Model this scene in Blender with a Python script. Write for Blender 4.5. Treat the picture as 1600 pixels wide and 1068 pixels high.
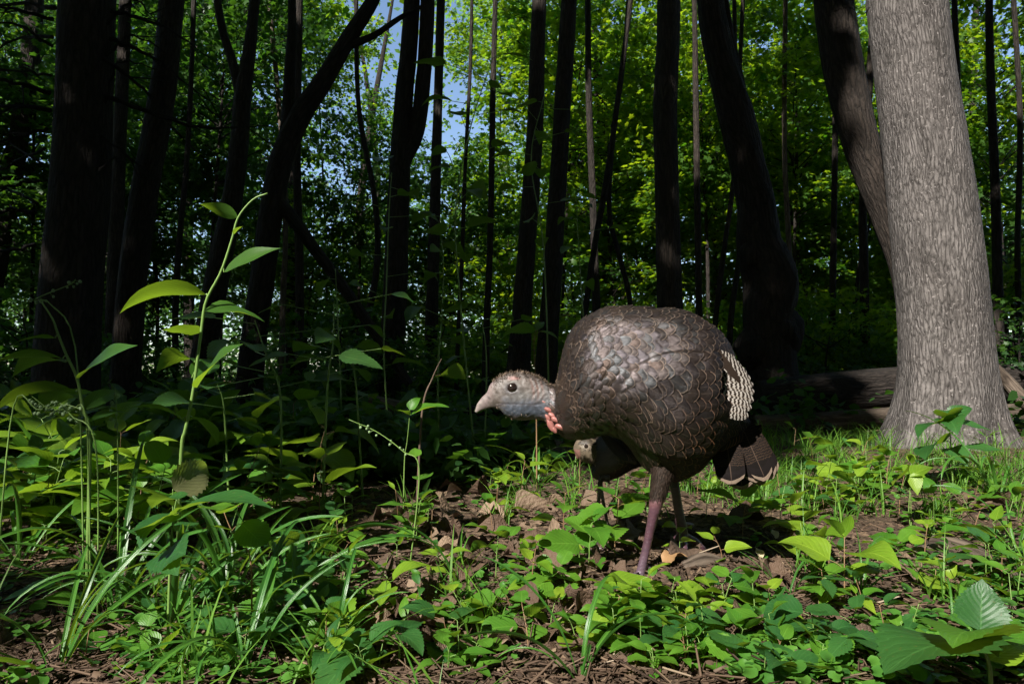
import bpy, math
import numpy as np
from mathutils import Vector, Matrix, Euler

# ------------------------------------------------------------------ camera, sky, sun, exposure
for o in list(bpy.data.objects):
    bpy.data.objects.remove(o, do_unlink=True)
scene = bpy.context.scene
COL = scene.collection
R = math.radians
PITCH = R(3.0)
CAMZ = 0.46
FPX = 1600 * 24.0 / 36.0
cam_data = bpy.data.cameras.new('camera')
cam_data.lens = 24.0
cam_data.sensor_width = 36.0
cam_data.clip_start = 0.02
cam_data.clip_end = 2000.0
cam = bpy.data.objects.new('camera', cam_data)
cam.location = (0, 0, CAMZ)
cam.rotation_euler = (R(90) + PITCH, 0, 0)
COL.objects.link(cam)
scene.camera = cam

SUN_EL, SUN_AZ = R(40), R(33)          # sun stands behind the camera, to its left
SUN = np.array([-math.sin(SUN_AZ) * math.cos(SUN_EL), -math.cos(SUN_AZ) * math.cos(SUN_EL), math.sin(SUN_EL)])
world = bpy.data.worlds.new('World')
scene.world = world
world.use_nodes = True
wn = world.node_tree
wn.nodes.clear()
sky = wn.nodes.new('ShaderNodeTexSky')
sky.sky_type = 'NISHITA'
sky.sun_disc = False
sky.sun_elevation = SUN_EL
sky.sun_rotation = math.atan2(SUN[0], SUN[1])
sky.air_density = 1.0
sky.dust_density = 0.6
sky.ozone_density = 1.5
bg = wn.nodes.new('ShaderNodeBackground')
bg.inputs['Strength'].default_value = 0.09
wo = wn.nodes.new('ShaderNodeOutputWorld')
wn.links.new(sky.outputs[0], bg.inputs[0])
wn.links.new(bg.outputs[0], wo.inputs[0])

sl = bpy.data.lights.new('sun', 'SUN')
sl.energy = 5.0
sl.angle = R(0.53)
sl.color = (1.0, 0.955, 0.88)
so = bpy.data.objects.new('sun', sl)
so.rotation_euler = Vector(SUN).to_track_quat('Z', 'Y').to_euler()
so.location = (-6, -8, 20)
COL.objects.link(so)

scene.view_settings.view_transform = 'Standard'
scene.view_settings.look = 'None'
scene.view_settings.gamma = 1.0
scene.view_settings.exposure = 1.2
scene.view_settings.use_curve_mapping = False
scene.render.engine = 'CYCLES'
cy = scene.cycles
cy.use_denoising = True
try:
    cy.denoiser = 'OPENIMAGEDENOISE'
    cy.denoising_input_passes = 'RGB_ALBEDO_NORMAL'
    cy.denoising_prefilter = 'ACCURATE'
except Exception:
    pass
cy.use_adaptive_sampling = True
cy.adaptive_threshold = 0.03
cy.max_bounces = 5
cy.diffuse_bounces = 3
cy.glossy_bounces = 2
cy.transmission_bounces = 3
cy.transparent_max_bounces = 4
cy.sample_clamp_indirect = 4.0
cy.caustics_reflective = False
cy.caustics_refractive = False

# ------------------------------------------------------------------ helpers
def at(px, py, d):
    """point at depth d (world y) that stands behind photo pixel px, py"""
    cx, cyy = (px - 800) / FPX, (534 - py) / FPX
    dx = cx
    dy = math.cos(PITCH) - cyy * math.sin(PITCH)
    dz = math.sin(PITCH) + cyy * math.cos(PITCH)
    k = d / dy
    return np.array([dx * k, d, CAMZ + dz * k])

def _hash(ix, iy, iz, seed):
    h = (ix * 374761393 + iy * 668265263 + iz * 2147483647 + seed * 974634777) & 0xFFFFFFFF
    h = ((h ^ (h >> 13)) * 1274126177) & 0xFFFFFFFF
    h = ((h ^ (h >> 16)) * 2246822519) & 0xFFFFFFFF
    return ((h ^ (h >> 15)) & 0xFFFFFF) / float(0xFFFFFF)

def noise3(x, y, z, seed=0):
    x, y, z = np.broadcast_arrays(np.asarray(x, float), np.asarray(y, float), np.asarray(z, float))
    ix, iy, iz = np.floor(x).astype(np.int64), np.floor(y).astype(np.int64), np.floor(z).astype(np.int64)
    fx, fy, fz = x - ix, y - iy, z - iz
    fx, fy, fz = [f * f * (3 - 2 * f) for f in (fx, fy, fz)]
    r = 0
    for a in (0, 1):
        for b in (0, 1):
            for c in (0, 1):
                w = (fx if a else 1 - fx) * (fy if b else 1 - fy) * (fz if c else 1 - fz)
                r = r + w * _hash(ix + a, iy + b, iz + c, seed)
    return r * 2 - 1

def fbm(x, y, z=0.0, octs=3, seed=0):
    s, a, f = 0, 1.0, 1.0
    for k in range(octs):
        s = s + a * noise3(np.asarray(x) * f, np.asarray(y) * f, np.asarray(z) * f, seed + k)
        a *= .5
        f *= 2.03
    return s

def sstep(a, b, x):
    t = np.clip((np.asarray(x, float) - a) / (b - a), 0, 1)
    return t * t * (3 - 2 * t)

TUR_D = 1.55                                    # depth of the turkey's mid plane
NEAR_FOOT = at(999, 908, TUR_D - .06)
FAR_FOOT = at(1066, 862, TUR_D + .085)

def hgt0(x, y):
    x = np.asarray(x, float)
    y = np.asarray(y, float)
    h = .06 * sstep(1.6, 3.6, y) + .10 * sstep(4.0, 9.0, y) + .22 * sstep(9, 26, y)
    h = h + .05 * sstep(.6, 2.6, x) * sstep(.8, 2.0, y)
    far = sstep(2, 9, np.hypot(x, y))
    h = h + (.014 + .08 * far) * fbm(x * .9 + 3.1, y * .9, 0, 2, 5)
    h = h + .009 * fbm(x * 7, y * 7, 0, 3, 9) + .004 * fbm(x * 26, y * 26, 0, 2, 12)
    return h

_dn = NEAR_FOOT[2] - float(hgt0(NEAR_FOOT[0], NEAR_FOOT[1]))
_df = FAR_FOOT[2] - float(hgt0(FAR_FOOT[0], FAR_FOOT[1]))

def hgt(x, y):
    x = np.asarray(x, float)
    y = np.asarray(y, float)
    gn = np.exp(-((x - NEAR_FOOT[0]) ** 2 + (y - NEAR_FOOT[1]) ** 2) / (2 * .12 ** 2))
    gf = np.exp(-((x - FAR_FOOT[0]) ** 2 + (y - FAR_FOOT[1]) ** 2) / (2 * .12 ** 2))
    return hgt0(x, y) + gn * _dn + gf * (_df - .12 * _dn)

def ground_many(px, py):
    """where the view rays of photo pixels px, py meet the ground"""
    px, py = np.asarray(px, float), np.maximum(np.asarray(py, float), 640.0)
    cx, cyy = (px - 800) / FPX, (534 - py) / FPX
    dy = math.cos(PITCH) - cyy * math.sin(PITCH)
    dz = math.sin(PITCH) + cyy * math.cos(PITCH)
    z = np.zeros_like(px)
    for _ in range(7):
        k = np.clip((z - CAMZ) / dz, .5, 12.0)
        x, y = cx * k, dy * k
        z = .3 * z + .7 * hgt(x, y)
    return np.stack([x, y, hgt(x, y)], -1)

def ground(px, py, dmax=30.0):
    return ground_many(np.array([px]), np.array([py]))[0]

def mesh(name, V, F, mat=None, uv=None, col=None, smooth=True):
    """V (n,3); F an (m,k) index array or a list of such arrays; uv, col per vertex"""
    V = np.asarray(V, np.float32)
    Fs = [np.asarray(f, np.int32) for f in (F if isinstance(F, list) else [F]) if len(f)]
    me = bpy.data.meshes.new(name)
    me.vertices.add(len(V))
    me.vertices.foreach_set('co', V.ravel())
    loops = np.concatenate([f.ravel() for f in Fs])
    tot = np.concatenate([np.full(len(f), f.shape[1], np.int32) for f in Fs])
    start = np.concatenate([[0], np.cumsum(tot)[:-1]]).astype(np.int32)
    me.loops.add(len(loops))
    me.loops.foreach_set('vertex_index', loops)
    me.polygons.add(len(tot))
    me.polygons.foreach_set('loop_start', start)
    me.polygons.foreach_set('loop_total', tot)
    if smooth:
        me.polygons.foreach_set('use_smooth', np.ones(len(tot), bool))
    if uv is not None:
        l = me.uv_layers.new(name='UVMap')
        l.data.foreach_set('uv', np.asarray(uv, np.float32)[loops].ravel())
    if col is not None:
        c = np.asarray(col, np.float32)
        if c.ndim == 1:
            c = np.stack([c, c, c], 1)
        c4 = np.ones((len(V), 4), np.float32)
        c4[:, :c.shape[1]] = c
        a = me.color_attributes.new('tint', 'FLOAT_COLOR', 'POINT')
        a.data.foreach_set('color', c4.ravel())
    if mat is not None:
        for m in (mat if isinstance(mat, (list, tuple)) else [mat]):
            me.materials.append(m)
    me.update(calc_edges=True)
    me.validate()
    return me

def obj(name, me, parent=None, loc=None, rot=None, scale=None):
    o = bpy.data.objects.new(name, me)
    COL.objects.link(o)
    if parent is not None:
        o.parent = parent
    if loc is not None:
        o.location = loc
    if rot is not None:
        o.rotation_euler = rot
    if scale is not None:
        o.scale = scale if hasattr(scale, '__len__') else (scale,) * 3
    return o

def tag(o, label=None, cat=None, group=None, kind=None):
    if label: o['label'] = label
    if cat: o['category'] = cat
    if group: o['group'] = group
    if kind: o['kind'] = kind
    return o

def thing(name, label, cat, loc=(0, 0, 0), group=None):
    o = obj(name, None, loc=tuple(float(v) for v in loc))
    o.empty_display_size = .05
    return tag(o, label, cat, group)

class Geo:
    """collects tubes and patches into one mesh"""
    def __init__(s):
        s.V, s.Q, s.T, s.U, s.C, s.n = [], [], [], [], [], 0
    def add(s, V, Q=None, T=None, U=None, C=None):
        V = np.asarray(V, float).reshape(-1, 3)
        s.V.append(V)
        if Q is not None and len(Q): s.Q.append(np.asarray(Q) + s.n)
        if T is not None and len(T): s.T.append(np.asarray(T) + s.n)
        s.U.append(np.zeros((len(V), 2)) if U is None else np.asarray(U, float).reshape(-1, 2))
        c = np.full((len(V), 3), .5) if C is None else np.asarray(C, float)
        if c.ndim == 1: c = np.repeat(c[:, None], 3, 1)
        s.C.append(c)
        s.n += len(V)
    def tube(s, P, r, n=6, cap=True, C=None):
        P = np.asarray(P, float)
        r = np.broadcast_to(np.asarray(r, float), (len(P),))
        V, Q, U = tube_arrays(P, r, n)
        T = []
        if cap:
            k = len(V)
            V = np.concatenate([V, P[:1], P[-1:]])
            U = np.concatenate([U, [[0, 0], [0, 1]]])
            for j in range(n):
                T.append([k, (j + 1) % n, j])
                b = (len(P) - 1) * n
                T.append([k + 1, b + j, b + (j + 1) % n])
        s.add(V, Q, T, U, None if C is None else np.full(len(V), C))
    def build(s, name, mat, parent=None, loc=None, smooth=True):
        F = []
        if s.Q: F.append(np.concatenate(s.Q))
        if s.T: F.append(np.concatenate(s.T))
        me = mesh(name, np.concatenate(s.V), F, mat, np.concatenate(s.U), np.concatenate(s.C), smooth)
        return obj(name, me, parent, loc)

def frames(P):
    T = np.gradient(P, axis=0)
    T /= np.linalg.norm(T, axis=1)[:, None] + 1e-12
    ref = np.array([1., 0, 0]) if abs(T[0, 0]) < .8 else np.array([0, 1., 0])
    A = np.zeros_like(P)
    B = np.zeros_like(P)
    a = ref - T[0] * ref.dot(T[0])
    for i in range(len(P)):
        a = a - T[i] * a.dot(T[i])
        a /= np.linalg.norm(a) + 1e-12
        A[i] = a
        B[i] = np.cross(T[i], a)
    return T, A, B

def tube_arrays(P, r, n):
    T, A, B = frames(P)
    th = np.arange(n) * 2 * np.pi / n
    V = P[:, None] + r[:, None, None] * (np.cos(th)[None, :, None] * A[:, None] + np.sin(th)[None, :, None] * B[:, None])
    m = len(P)
    i, j = np.meshgrid(np.arange(m - 1), np.arange(n), indexing='ij')
    j2 = (j + 1) % n
    Q = np.stack([i * n + j, i * n + j2, (i + 1) * n + j2, (i + 1) * n + j], -1).reshape(-1, 4)
    L = np.concatenate([[0], np.cumsum(np.linalg.norm(np.diff(P, axis=0), axis=1))])
    U = np.stack(np.broadcast_arrays(np.arange(n)[None, :] / n, L[:, None]), -1).reshape(-1, 2)
    return V.reshape(-1, 3), Q, U

def spline(K, m):
    """Catmull-Rom through rows of K, m samples"""
    K = np.asarray(K, float)
    n = len(K)
    Kx = np.concatenate([[2 * K[0] - K[1]], K, [2 * K[-1] - K[-2]]])
    t = np.linspace(0, n - 1 - 1e-9, m)
    i = np.floor(t).astype(int)
    f = (t - i)[:, None]
    p0, p1, p2, p3 = Kx[i], Kx[i + 1], Kx[i + 2], Kx[i + 3]
    return .5 * (2 * p1 + (p2 - p0) * f + (2 * p0 - 5 * p1 + 4 * p2 - p3) * f ** 2 + (3 * p1 - p0 - 3 * p2 + p3) * f ** 3)

# ------------------------------------------------------------------ materials
class NT:
    def __init__(s, name):
        s.m = bpy.data.materials.new(name)
        s.m.use_nodes = True
        s.t = s.m.node_tree
        s.t.nodes.clear()
        s.out = s.t.nodes.new('ShaderNodeOutputMaterial')
    def n(s, kind, **kw):
        nd = s.t.nodes.new('ShaderNode' + kind)
        for k, v in kw.items():
            if k in nd.inputs: s.set(nd.inputs[k], v)
            else: setattr(nd, k, v)
        return nd
    def set(s, sock, v):
        if isinstance(v, bpy.types.NodeSocket): s.t.links.new(v, sock)
        elif isinstance(v, tuple) and len(v) == 3 and sock.type == 'RGBA': sock.default_value = (*v, 1)
        else: sock.default_value = v
    def math(s, op, a, b=None, c=None, clamp=False):
        nd = s.t.nodes.new('ShaderNodeMath')
        nd.operation = op
        nd.use_clamp = clamp
        for k, v in enumerate((a, b, c)):
            if v is not None: s.set(nd.inputs[k], v)
        return nd.outputs[0]
    def mix(s, f, a, b, mode='MIX'):
        nd = s.t.nodes.new('ShaderNodeMix')
        nd.data_type = 'RGBA'
        nd.blend_type = mode
        s.set(nd.inputs[0], f)
        s.set(nd.inputs[6], a)
        s.set(nd.inputs[7], b)
        return nd.outputs[2]
    def ramp(s, f, stops):
        nd = s.t.nodes.new('ShaderNodeValToRGB')
        cr = nd.color_ramp
        while len(cr.elements) > 1: cr.elements.remove(cr.elements[-1])
        for k, (p, c) in enumerate(stops):
            e = cr.elements[0] if k == 0 else cr.elements.new(p)
            e.position = p
            e.color = (*c, 1) if len(c) == 3 else c
        s.set(nd.inputs[0], f)
        return nd.outputs[0]
    def noise(s, scale, vec=None, detail=3.0, rough=.55):
        nd = s.n('TexNoise', Scale=scale, Detail=detail, Roughness=rough)
        if vec is not None: s.t.links.new(vec, nd.inputs['Vector'])
        return nd.outputs[0]
    def coord(s, which='Object'):
        return s.t.nodes.new('ShaderNodeTexCoord').outputs[which]
    def scaled(s, vec, sc):
        nd = s.n('Mapping')
        nd.inputs['Scale'].default_value = sc
        s.t.links.new(vec, nd.inputs['Vector'])
        return nd.outputs[0]
    def attr(s, name='tint'):
        return s.n('Attribute', attribute_name=name)
    def bump(s, h, strength=.5, dist=.01):
        nd = s.n('Bump', Strength=strength, Distance=dist)
        s.t.links.new(h, nd.inputs['Height'])
        return nd.outputs[0]
    def principled(s, color, rough=.6, spec=.4, normal=None, **kw):
        nd = s.n('BsdfPrincipled')
        s.set(nd.inputs['Base Color'], color)
        s.set(nd.inputs['Roughness'], rough)
        s.set(nd.inputs['Specular IOR Level'], spec)
        if normal is not None: s.t.links.new(normal, nd.inputs['Normal'])
        for k, v in kw.items(): s.set(nd.inputs[k], v)
        return nd.outputs[0]
    def done(s, sh):
        s.t.links.new(sh, s.out.inputs[0])
        return s.m

def leaf_material(name, base, light, vein=.3, transl=.42, rough=.42, nveins=9.0, spec=.35, strap=False, hue=.5):
    """foreground leaf: per-leaf tone, midrib, side veins, blotches; part of the light shines through"""
    n = NT(name)
    uv = n.coord('UV')
    sx = n.n('SeparateXYZ')
    n.t.links.new(uv, sx.inputs[0])
    u = n.math('ABSOLUTE', n.math('SUBTRACT', sx.outputs[0], .5))
    v = sx.outputs[1]
    rnd = n.n('ObjectInfo').outputs['Random']
    col = n.mix(rnd, base, light)
    oc = n.coord('Object')
    col = n.mix(n.math('MULTIPLY', n.noise(7, oc, 3), .5), col, tuple(c * .55 for c in base))
    if strap:
        w = n.math('SINE', n.math('MULTIPLY', u, 75.0))
        mid = n.math('LESS_THAN', u, .05)
        col = n.mix(n.math('MULTIPLY', mid, .35), col, tuple(min(1, c * 1.8) for c in light))
        bumpn = n.bump(w, .25, .001)
    else:
        ph = n.math('SUBTRACT', n.math('MULTIPLY', v, nveins), n.math('MULTIPLY', u, nveins * .75))
        fr = n.math('ABSOLUTE', n.math('SUBTRACT', n.math('FRACT', ph), .5))
        side = n.math('LESS_THAN', fr, .055)
        mid = n.math('LESS_THAN', u, .018)
        vn = n.math('MAXIMUM', mid, n.math('MULTIPLY', side, .55))
        col = n.mix(n.math('MULTIPLY', vn, vein), col, tuple(min(1, c * 1.7 + .02) for c in light))
        blot = n.math('GREATER_THAN', n.noise(26, oc, 2), .70)
        col = n.mix(n.math('MULTIPLY', blot, .55), col, (.16, .11, .03))
        quilt = n.math('ADD', fr, n.math('MULTIPLY', n.noise(40, oc, 2), .3))
        bumpn = n.bump(quilt, .13, .006)
    p = n.principled(col, rough, spec, bumpn)
    tcol = n.mix(.65, col, (.30, .46, .02))
    tr = n.n('BsdfTranslucent', Color=tcol)
    n.t.links.new(bumpn, tr.inputs['Normal'])
    mx = n.n('MixShader')
    mx.inputs[0].default_value = transl
    n.t.links.new(p, mx.inputs[1])
    n.t.links.new(tr.outputs[0], mx.inputs[2])
    return n.done(mx.outputs[0])

def crown_material(name, a, b, ta, tb, transl=.5, gloss=.06):
    """leaves of trees: diffuse both sides, light through them, a little gloss"""
    n = NT(name)
    f = n.attr().outputs['Fac']
    col = n.mix(f, a, b)
    tc = n.mix(f, ta, tb)
    d = n.principled(col, .45, .25)
    t = n.n('BsdfTranslucent', Color=tc)
    mx = n.n('MixShader')
    mx.inputs[0].default_value = transl
    n.t.links.new(d, mx.inputs[1])
    n.t.links.new(t.outputs[0], mx.inputs[2])
    return n.done(mx.outputs[0])

M = {}
M['leaf_pale'] = leaf_material('leaf_pale', (.12, .25, .016), (.23, .34, .026))
M['leaf_mid'] = leaf_material('leaf_mid', (.055, .175, .016), (.11, .25, .022))
M['leaf_deep'] = leaf_material('leaf_deep', (.025, .10, .024), (.05, .155, .030), nveins=8)
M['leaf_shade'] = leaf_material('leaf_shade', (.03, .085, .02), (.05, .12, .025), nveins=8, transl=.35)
M['leaf_faded'] = leaf_material('leaf_faded', (.13, .15, .065), (.17, .165, .075), nveins=10)
M['strap'] = leaf_material('strap', (.035, .13, .020), (.075, .20, .024), strap=True, rough=.32, spec=.5, transl=.3)
M['grass'] = crown_material('grass', (.05, .15, .02), (.12, .24, .03), (.12, .30, .02), (.26, .40, .03), .35)
M['groundcover'] = crown_material('groundcover', (.035, .13, .022), (.10, .24, .03), (.10, .28, .02), (.26, .42, .03), .4)
M['crown'] = crown_material('crown', (.022, .068, .012), (.058, .125, .016), (.09, .29, .008), (.42, .58, .014), .5)
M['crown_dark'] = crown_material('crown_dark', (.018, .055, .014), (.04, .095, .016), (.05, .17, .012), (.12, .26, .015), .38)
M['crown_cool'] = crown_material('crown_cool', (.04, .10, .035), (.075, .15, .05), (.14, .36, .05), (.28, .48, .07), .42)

def bark_material(name, dark, light, patch, su=55, sv=9, bump=.7, dist=.012, lichen=.25):
    """uv.x runs round the trunk in metres, uv.y up it in metres"""
    n = NT(name)
    uv = n.coord('UV')
    w = n.n('TexNoise', Scale=5.0, Detail=2.0)
    n.t.links.new(uv, w.inputs['Vector'])
    warp = n.n('VectorMath', operation='MULTIPLY_ADD')
    n.t.links.new(w.outputs['Color'], warp.inputs[0])
    warp.inputs[1].default_value = (.03, .10, 0)
    n.t.links.new(uv, warp.inputs[2])
    sc = n.scaled(warp.outputs[0], (su, sv, 1))
    vo = n.n('TexVoronoi', feature='DISTANCE_TO_EDGE', Scale=1.0)
    n.t.links.new(sc, vo.inputs['Vector'])
    sc2 = n.scaled(warp.outputs[0], (su * 2.2, sv * 3.2, 1))
    fine = n.noise(1.0, sc2, 4, .65)
    crack = n.math('SMOOTH_MIN', vo.outputs['Distance'], .28, .1)
    fur = n.noise(1.0, n.scaled(warp.outputs[0], (su * .45, sv * .22, 1)), 3, .6)
    h = n.math('ADD', n.math('MULTIPLY', crack, 1.25), n.math('ADD', n.math('MULTIPLY', fine, .8), n.math('MULTIPLY', fur, .45)))
    big = n.noise(3.0, n.scaled(uv, (2.0, .9, 1)), 3)
    col = n.ramp(h, [(.50, dark), (.74, tuple((a + b) / 2 for a, b in zip(dark, light))), (.98, light)])
    col = n.mix(n.math('MULTIPLY', n.math('SUBTRACT', big, .45, clamp=True), 1.6, clamp=True), col, patch)
    mott = n.noise(1.0, n.scaled(uv, (9.0, 3.0, 1)), 4, .6)
    col = n.mix(1.0, col, n.ramp(mott, [(.25, (.55, .54, .53)), (.5, (.95, .95, .95)), (.75, (1.0, 1.0, 1.0))]), 'MULTIPLY')
    sp = n.noise(60.0, uv, 2)
    lich = n.math('GREATER_THAN', n.math('ADD', sp, n.math('MULTIPLY', big, .25)), .79)
    col = n.mix(n.math('MULTIPLY', lich, lichen), col, tuple(min(1, c * 1.6) for c in light))
    return n.done(n.principled(col, .85, .25, n.bump(h, bump, dist)))

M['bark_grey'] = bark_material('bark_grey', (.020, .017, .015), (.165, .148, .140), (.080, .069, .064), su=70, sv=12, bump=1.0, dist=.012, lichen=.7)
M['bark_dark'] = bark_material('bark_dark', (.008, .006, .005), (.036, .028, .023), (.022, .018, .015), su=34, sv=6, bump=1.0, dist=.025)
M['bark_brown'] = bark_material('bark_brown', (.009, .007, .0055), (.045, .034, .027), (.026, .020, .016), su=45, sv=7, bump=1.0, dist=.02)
M['dead_wood'] = bark_material('dead_wood', (.03, .021, .015), (.13, .10, .076), (.075, .056, .043), su=60, sv=5, bump=.8, dist=.008)

def plain(name, col, rough=.6, spec=.3, var=.35, scale=30, bump=.0, dist=.002, metallic=0.0):
    n = NT(name)
    nz = n.noise(scale, n.coord('Object'), 4)
    c = n.mix(nz, tuple(x * (1 - var) for x in col), tuple(min(1, x * (1 + var)) for x in col))
    nm = n.bump(nz, bump, dist) if bump else None
    return n.done(n.principled(c, rough, spec, nm, Metallic=metallic))

M['stem_green'] = plain('stem_green', (.13, .22, .05), .45, .4)
M['stem_red'] = plain('stem_red', (.20, .12, .06), .5, .35)
M['bud'] = plain('bud', (.16, .24, .11), .6, .3)
M['twig'] = plain('twig', (.10, .07, .05), .8, .2, .5, 40, .5)

def litter_material(name):
    n = NT(name)
    rnd = n.n('ObjectInfo').outputs['Random']
    c = n.ramp(rnd, [(0, (.07, .041, .026)), (.35, (.115, .070, .045)), (.6, (.09, .060, .043)), (.75, (.17, .115, .075)), (.97, (.29, .205, .135))])
    oc = n.coord('Object')
    c = n.mix(n.math('MULTIPLY', n.noise(9, oc, 4), .7), c, (.075, .048, .032))
    uv = n.coord('UV')
    sx = n.n('SeparateXYZ')
    n.t.links.new(uv, sx.inputs[0])
    u = n.math('ABSOLUTE', n.math('SUBTRACT', sx.outputs[0], .5))
    ph = n.math('SUBTRACT', n.math('MULTIPLY', sx.outputs[1], 8.0), n.math('MULTIPLY', u, 7.0))
    fr = n.math('ABSOLUTE', n.math('SUBTRACT', n.math('FRACT', ph), .5))
    bm = n.bump(n.math('ADD', n.math('MULTIPLY', fr, .35), n.noise(14, oc, 4)), .45, .02)
    p = n.principled(c, .65, .3, bm)
    tr = n.n('BsdfTranslucent', Color=c)
    mx = n.n('MixShader')
    mx.inputs[0].default_value = .12
    n.t.links.new(p, mx.inputs[1])
    n.t.links.new(tr.outputs[0], mx.inputs[2])
    return n.done(mx.outputs[0])
M['litter'] = litter_material('litter')

def soil_material():
    n = NT('soil')
    p = n.coord('Object')
    a = n.noise(3.0, p, 4)
    b = n.noise(45.0, p, 5, .65)
    c = n.noise(160.0, p, 3, .7)
    col = n.ramp(b, [(.25, (.026, .016, .011)), (.5, (.062, .040, .028)), (.75, (.105, .070, .048))])
    col = n.mix(n.math('MULTIPLY', a, .6), col, (.06, .042, .026))
    chip = n.n('TexVoronoi', Scale=70.0)
    n.t.links.new(p, chip.inputs['Vector'])
    col = n.mix(n.math('MULTIPLY', n.math('GREATER_THAN', n.n('SeparateColor', Color=chip.outputs['Color']).outputs[0], .72), .6), col, (.20, .135, .085))
    h = n.math('ADD', b, n.math('ADD', n.math('MULTIPLY', c, .4), n.math('MULTIPLY', chip.outputs['Distance'], .5)))
    return n.done(n.principled(col, .9, .2, n.bump(h, .9, .012)))
M['soil'] = soil_material()

def litter_stuff_material():
    n = NT('litter_bits')
    f = n.attr().outputs['Fac']
    c = n.ramp(f, [(0, (.035, .021, .013)), (.35, (.075, .047, .031)), (.7, (.125, .082, .053)), (.93, (.20, .145, .095)), (1, (.28, .22, .16))])
    return n.done(n.principled(c, .7, .25))
M['litter_bits'] = litter_stuff_material()

# ------------------------------------------------------------------ ground
def axis(a, b, n, k):
    t = np.linspace(-1, 1, n)
    return np.sinh(t * k) / np.sinh(k)
gx = axis(-1, 1, 420, 7.0) * 260.0
gy = np.concatenate([[-260, -120, -50, -20, -8, -3, -1, 0, .4], np.linspace(.7, 3.2, 230), 3.2 + (np.sinh(np.linspace(0, 1, 150)[1:] * 6.5) / np.sinh(6.5)) * 300])
GX, GY = np.meshgrid(gx, gy, indexing='ij')
GZ = hgt(GX, GY)
nx, ny = GX.shape
ii, jj = np.meshgrid(np.arange(nx - 1), np.arange(ny - 1), indexing='ij')
k0 = ii * ny + jj
FQ = np.stack([k0, k0 + ny, k0 + ny + 1, k0 + 1], -1).reshape(-1, 4)
tag(obj('ground', mesh('ground', np.stack([GX, GY, GZ], -1).reshape(-1, 3), FQ, M['soil'])), kind='structure')
# ------------------------------------------------------------------ trees
def trunk_geo(P, r, n=28, amp=.02, seed=0, flare=.0, lobes=5, ring=.03, freq=1.0, roots=.25):
    """P world points, r radii: a bark-rough trunk with a doubled seam so its metre uv closes"""
    P = np.asarray(P, float)
    r = np.asarray(r, float)
    L = np.linalg.norm(np.diff(P, axis=0), axis=1).sum()
    m = max(6, int(L / ring))
    S = spline(np.column_stack([P, r]), m)
    C, rr = S[:, :3], np.maximum(S[:, 3], .002)
    T, A, B = frames(C)
    th = np.linspace(0, 2 * np.pi, n + 1)
    ln = np.concatenate([[0], np.cumsum(np.linalg.norm(np.diff(C, axis=0), axis=1))])
    cs, sn = np.cos(th)[None], np.sin(th)[None]
    zz = C[:, 2:3]
    z0 = C[0, 2]
    rad = rr[:, None] * np.ones_like(th)[None]
    lump = fbm(cs * 1.1 * freq + seed * 7.3, sn * 1.1 * freq, zz * 1.6 * freq, 3, seed)
    fine = fbm(cs * 6 * freq + seed, sn * 6 * freq, zz * 5 * freq, 2, seed + 50)
    rad = rad * (1 + amp * 3 * lump + amp * fine)
    if flare:
        hh = np.maximum(zz - z0 - .08, 0)
        lob = .65 + roots * np.cos(lobes * th + seed)[None] + roots * .6 * np.cos((lobes - 2) * th + 2 * seed)[None]
        rad = rad * (1 + flare * lob * np.exp(-hh / (.55 * rr[0] + .04)))
    V = C[:, None] + rad[..., None] * (np.cos(th)[None, :, None] * A[:, None] + np.sin(th)[None, :, None] * B[:, None])
    i, j = np.meshgrid(np.arange(m - 1), np.arange(n), indexing='ij')
    k = i * (n + 1) + j
    Q = np.stack([k, k + 1, k + n + 2, k + n + 1], -1).reshape(-1, 4)
    U = np.stack(np.broadcast_arrays(th[None] * rr.mean(), ln[:, None]), -1).reshape(-1, 2)
    return V.reshape(-1, 3), Q, U

def trunk_obj(name, parent, base, P, r, mat, **kw):
    V, Q, U = trunk_geo(P, r, **kw)
    return obj(name, mesh(name, V - np.asarray(base), Q, mat, U), parent)

MAPLE = np.array([(0, .38, .06), (0, 0, 0), (.42, .06, -.03), (.25, .30, 0), (.50, .58, -.06), (.19, .60, 0), (0, 1, -.08),
                  (-.19, .60, 0), (-.50, .58, -.06), (-.25, .30, 0), (-.42, .06, -.03)])
MAPLE_T = np.array([(0, i, i % 10 + 1) for i in range(1, 11)])
RHOMB = np.array([(0, 0, 0), (.36, .42, .06), (0, 1, -.06), (-.36, .42, .06)])
RHOMB_T = np.array([(0, 1, 2), (0, 2, 3)])
OVAL = np.array([(0, 0, 0), (.30, .28, .03), (.27, .62, .02), (0, 1, -.08), (-.27, .62, .02), (-.30, .28, .03)])
OVAL_T = np.array([(0, 1, 5), (1, 2, 4), (1, 4, 5), (2, 3, 4)])

def leaves(P, D, N, size, tmpl, tris, rnd):
    """instance a leaf template at P, its length along D, its face along N"""
    D = D / (np.linalg.norm(D, axis=1)[:, None] + 1e-9)
    X = np.cross(D, N)
    X /= np.linalg.norm(X, axis=1)[:, None] + 1e-9
    Z = np.cross(X, D)
    k = len(tmpl)
    t = tmpl[None] * np.asarray(size)[:, None, None]
    V = P[:, None] + t[..., 0:1] * X[:, None] + t[..., 1:2] * D[:, None] + t[..., 2:3] * Z[:, None]
    T = (np.arange(len(P)) * k)[:, None, None] + tris[None]
    return V.reshape(-1, 3), T.reshape(-1, 3), np.repeat(rnd, k)

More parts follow.
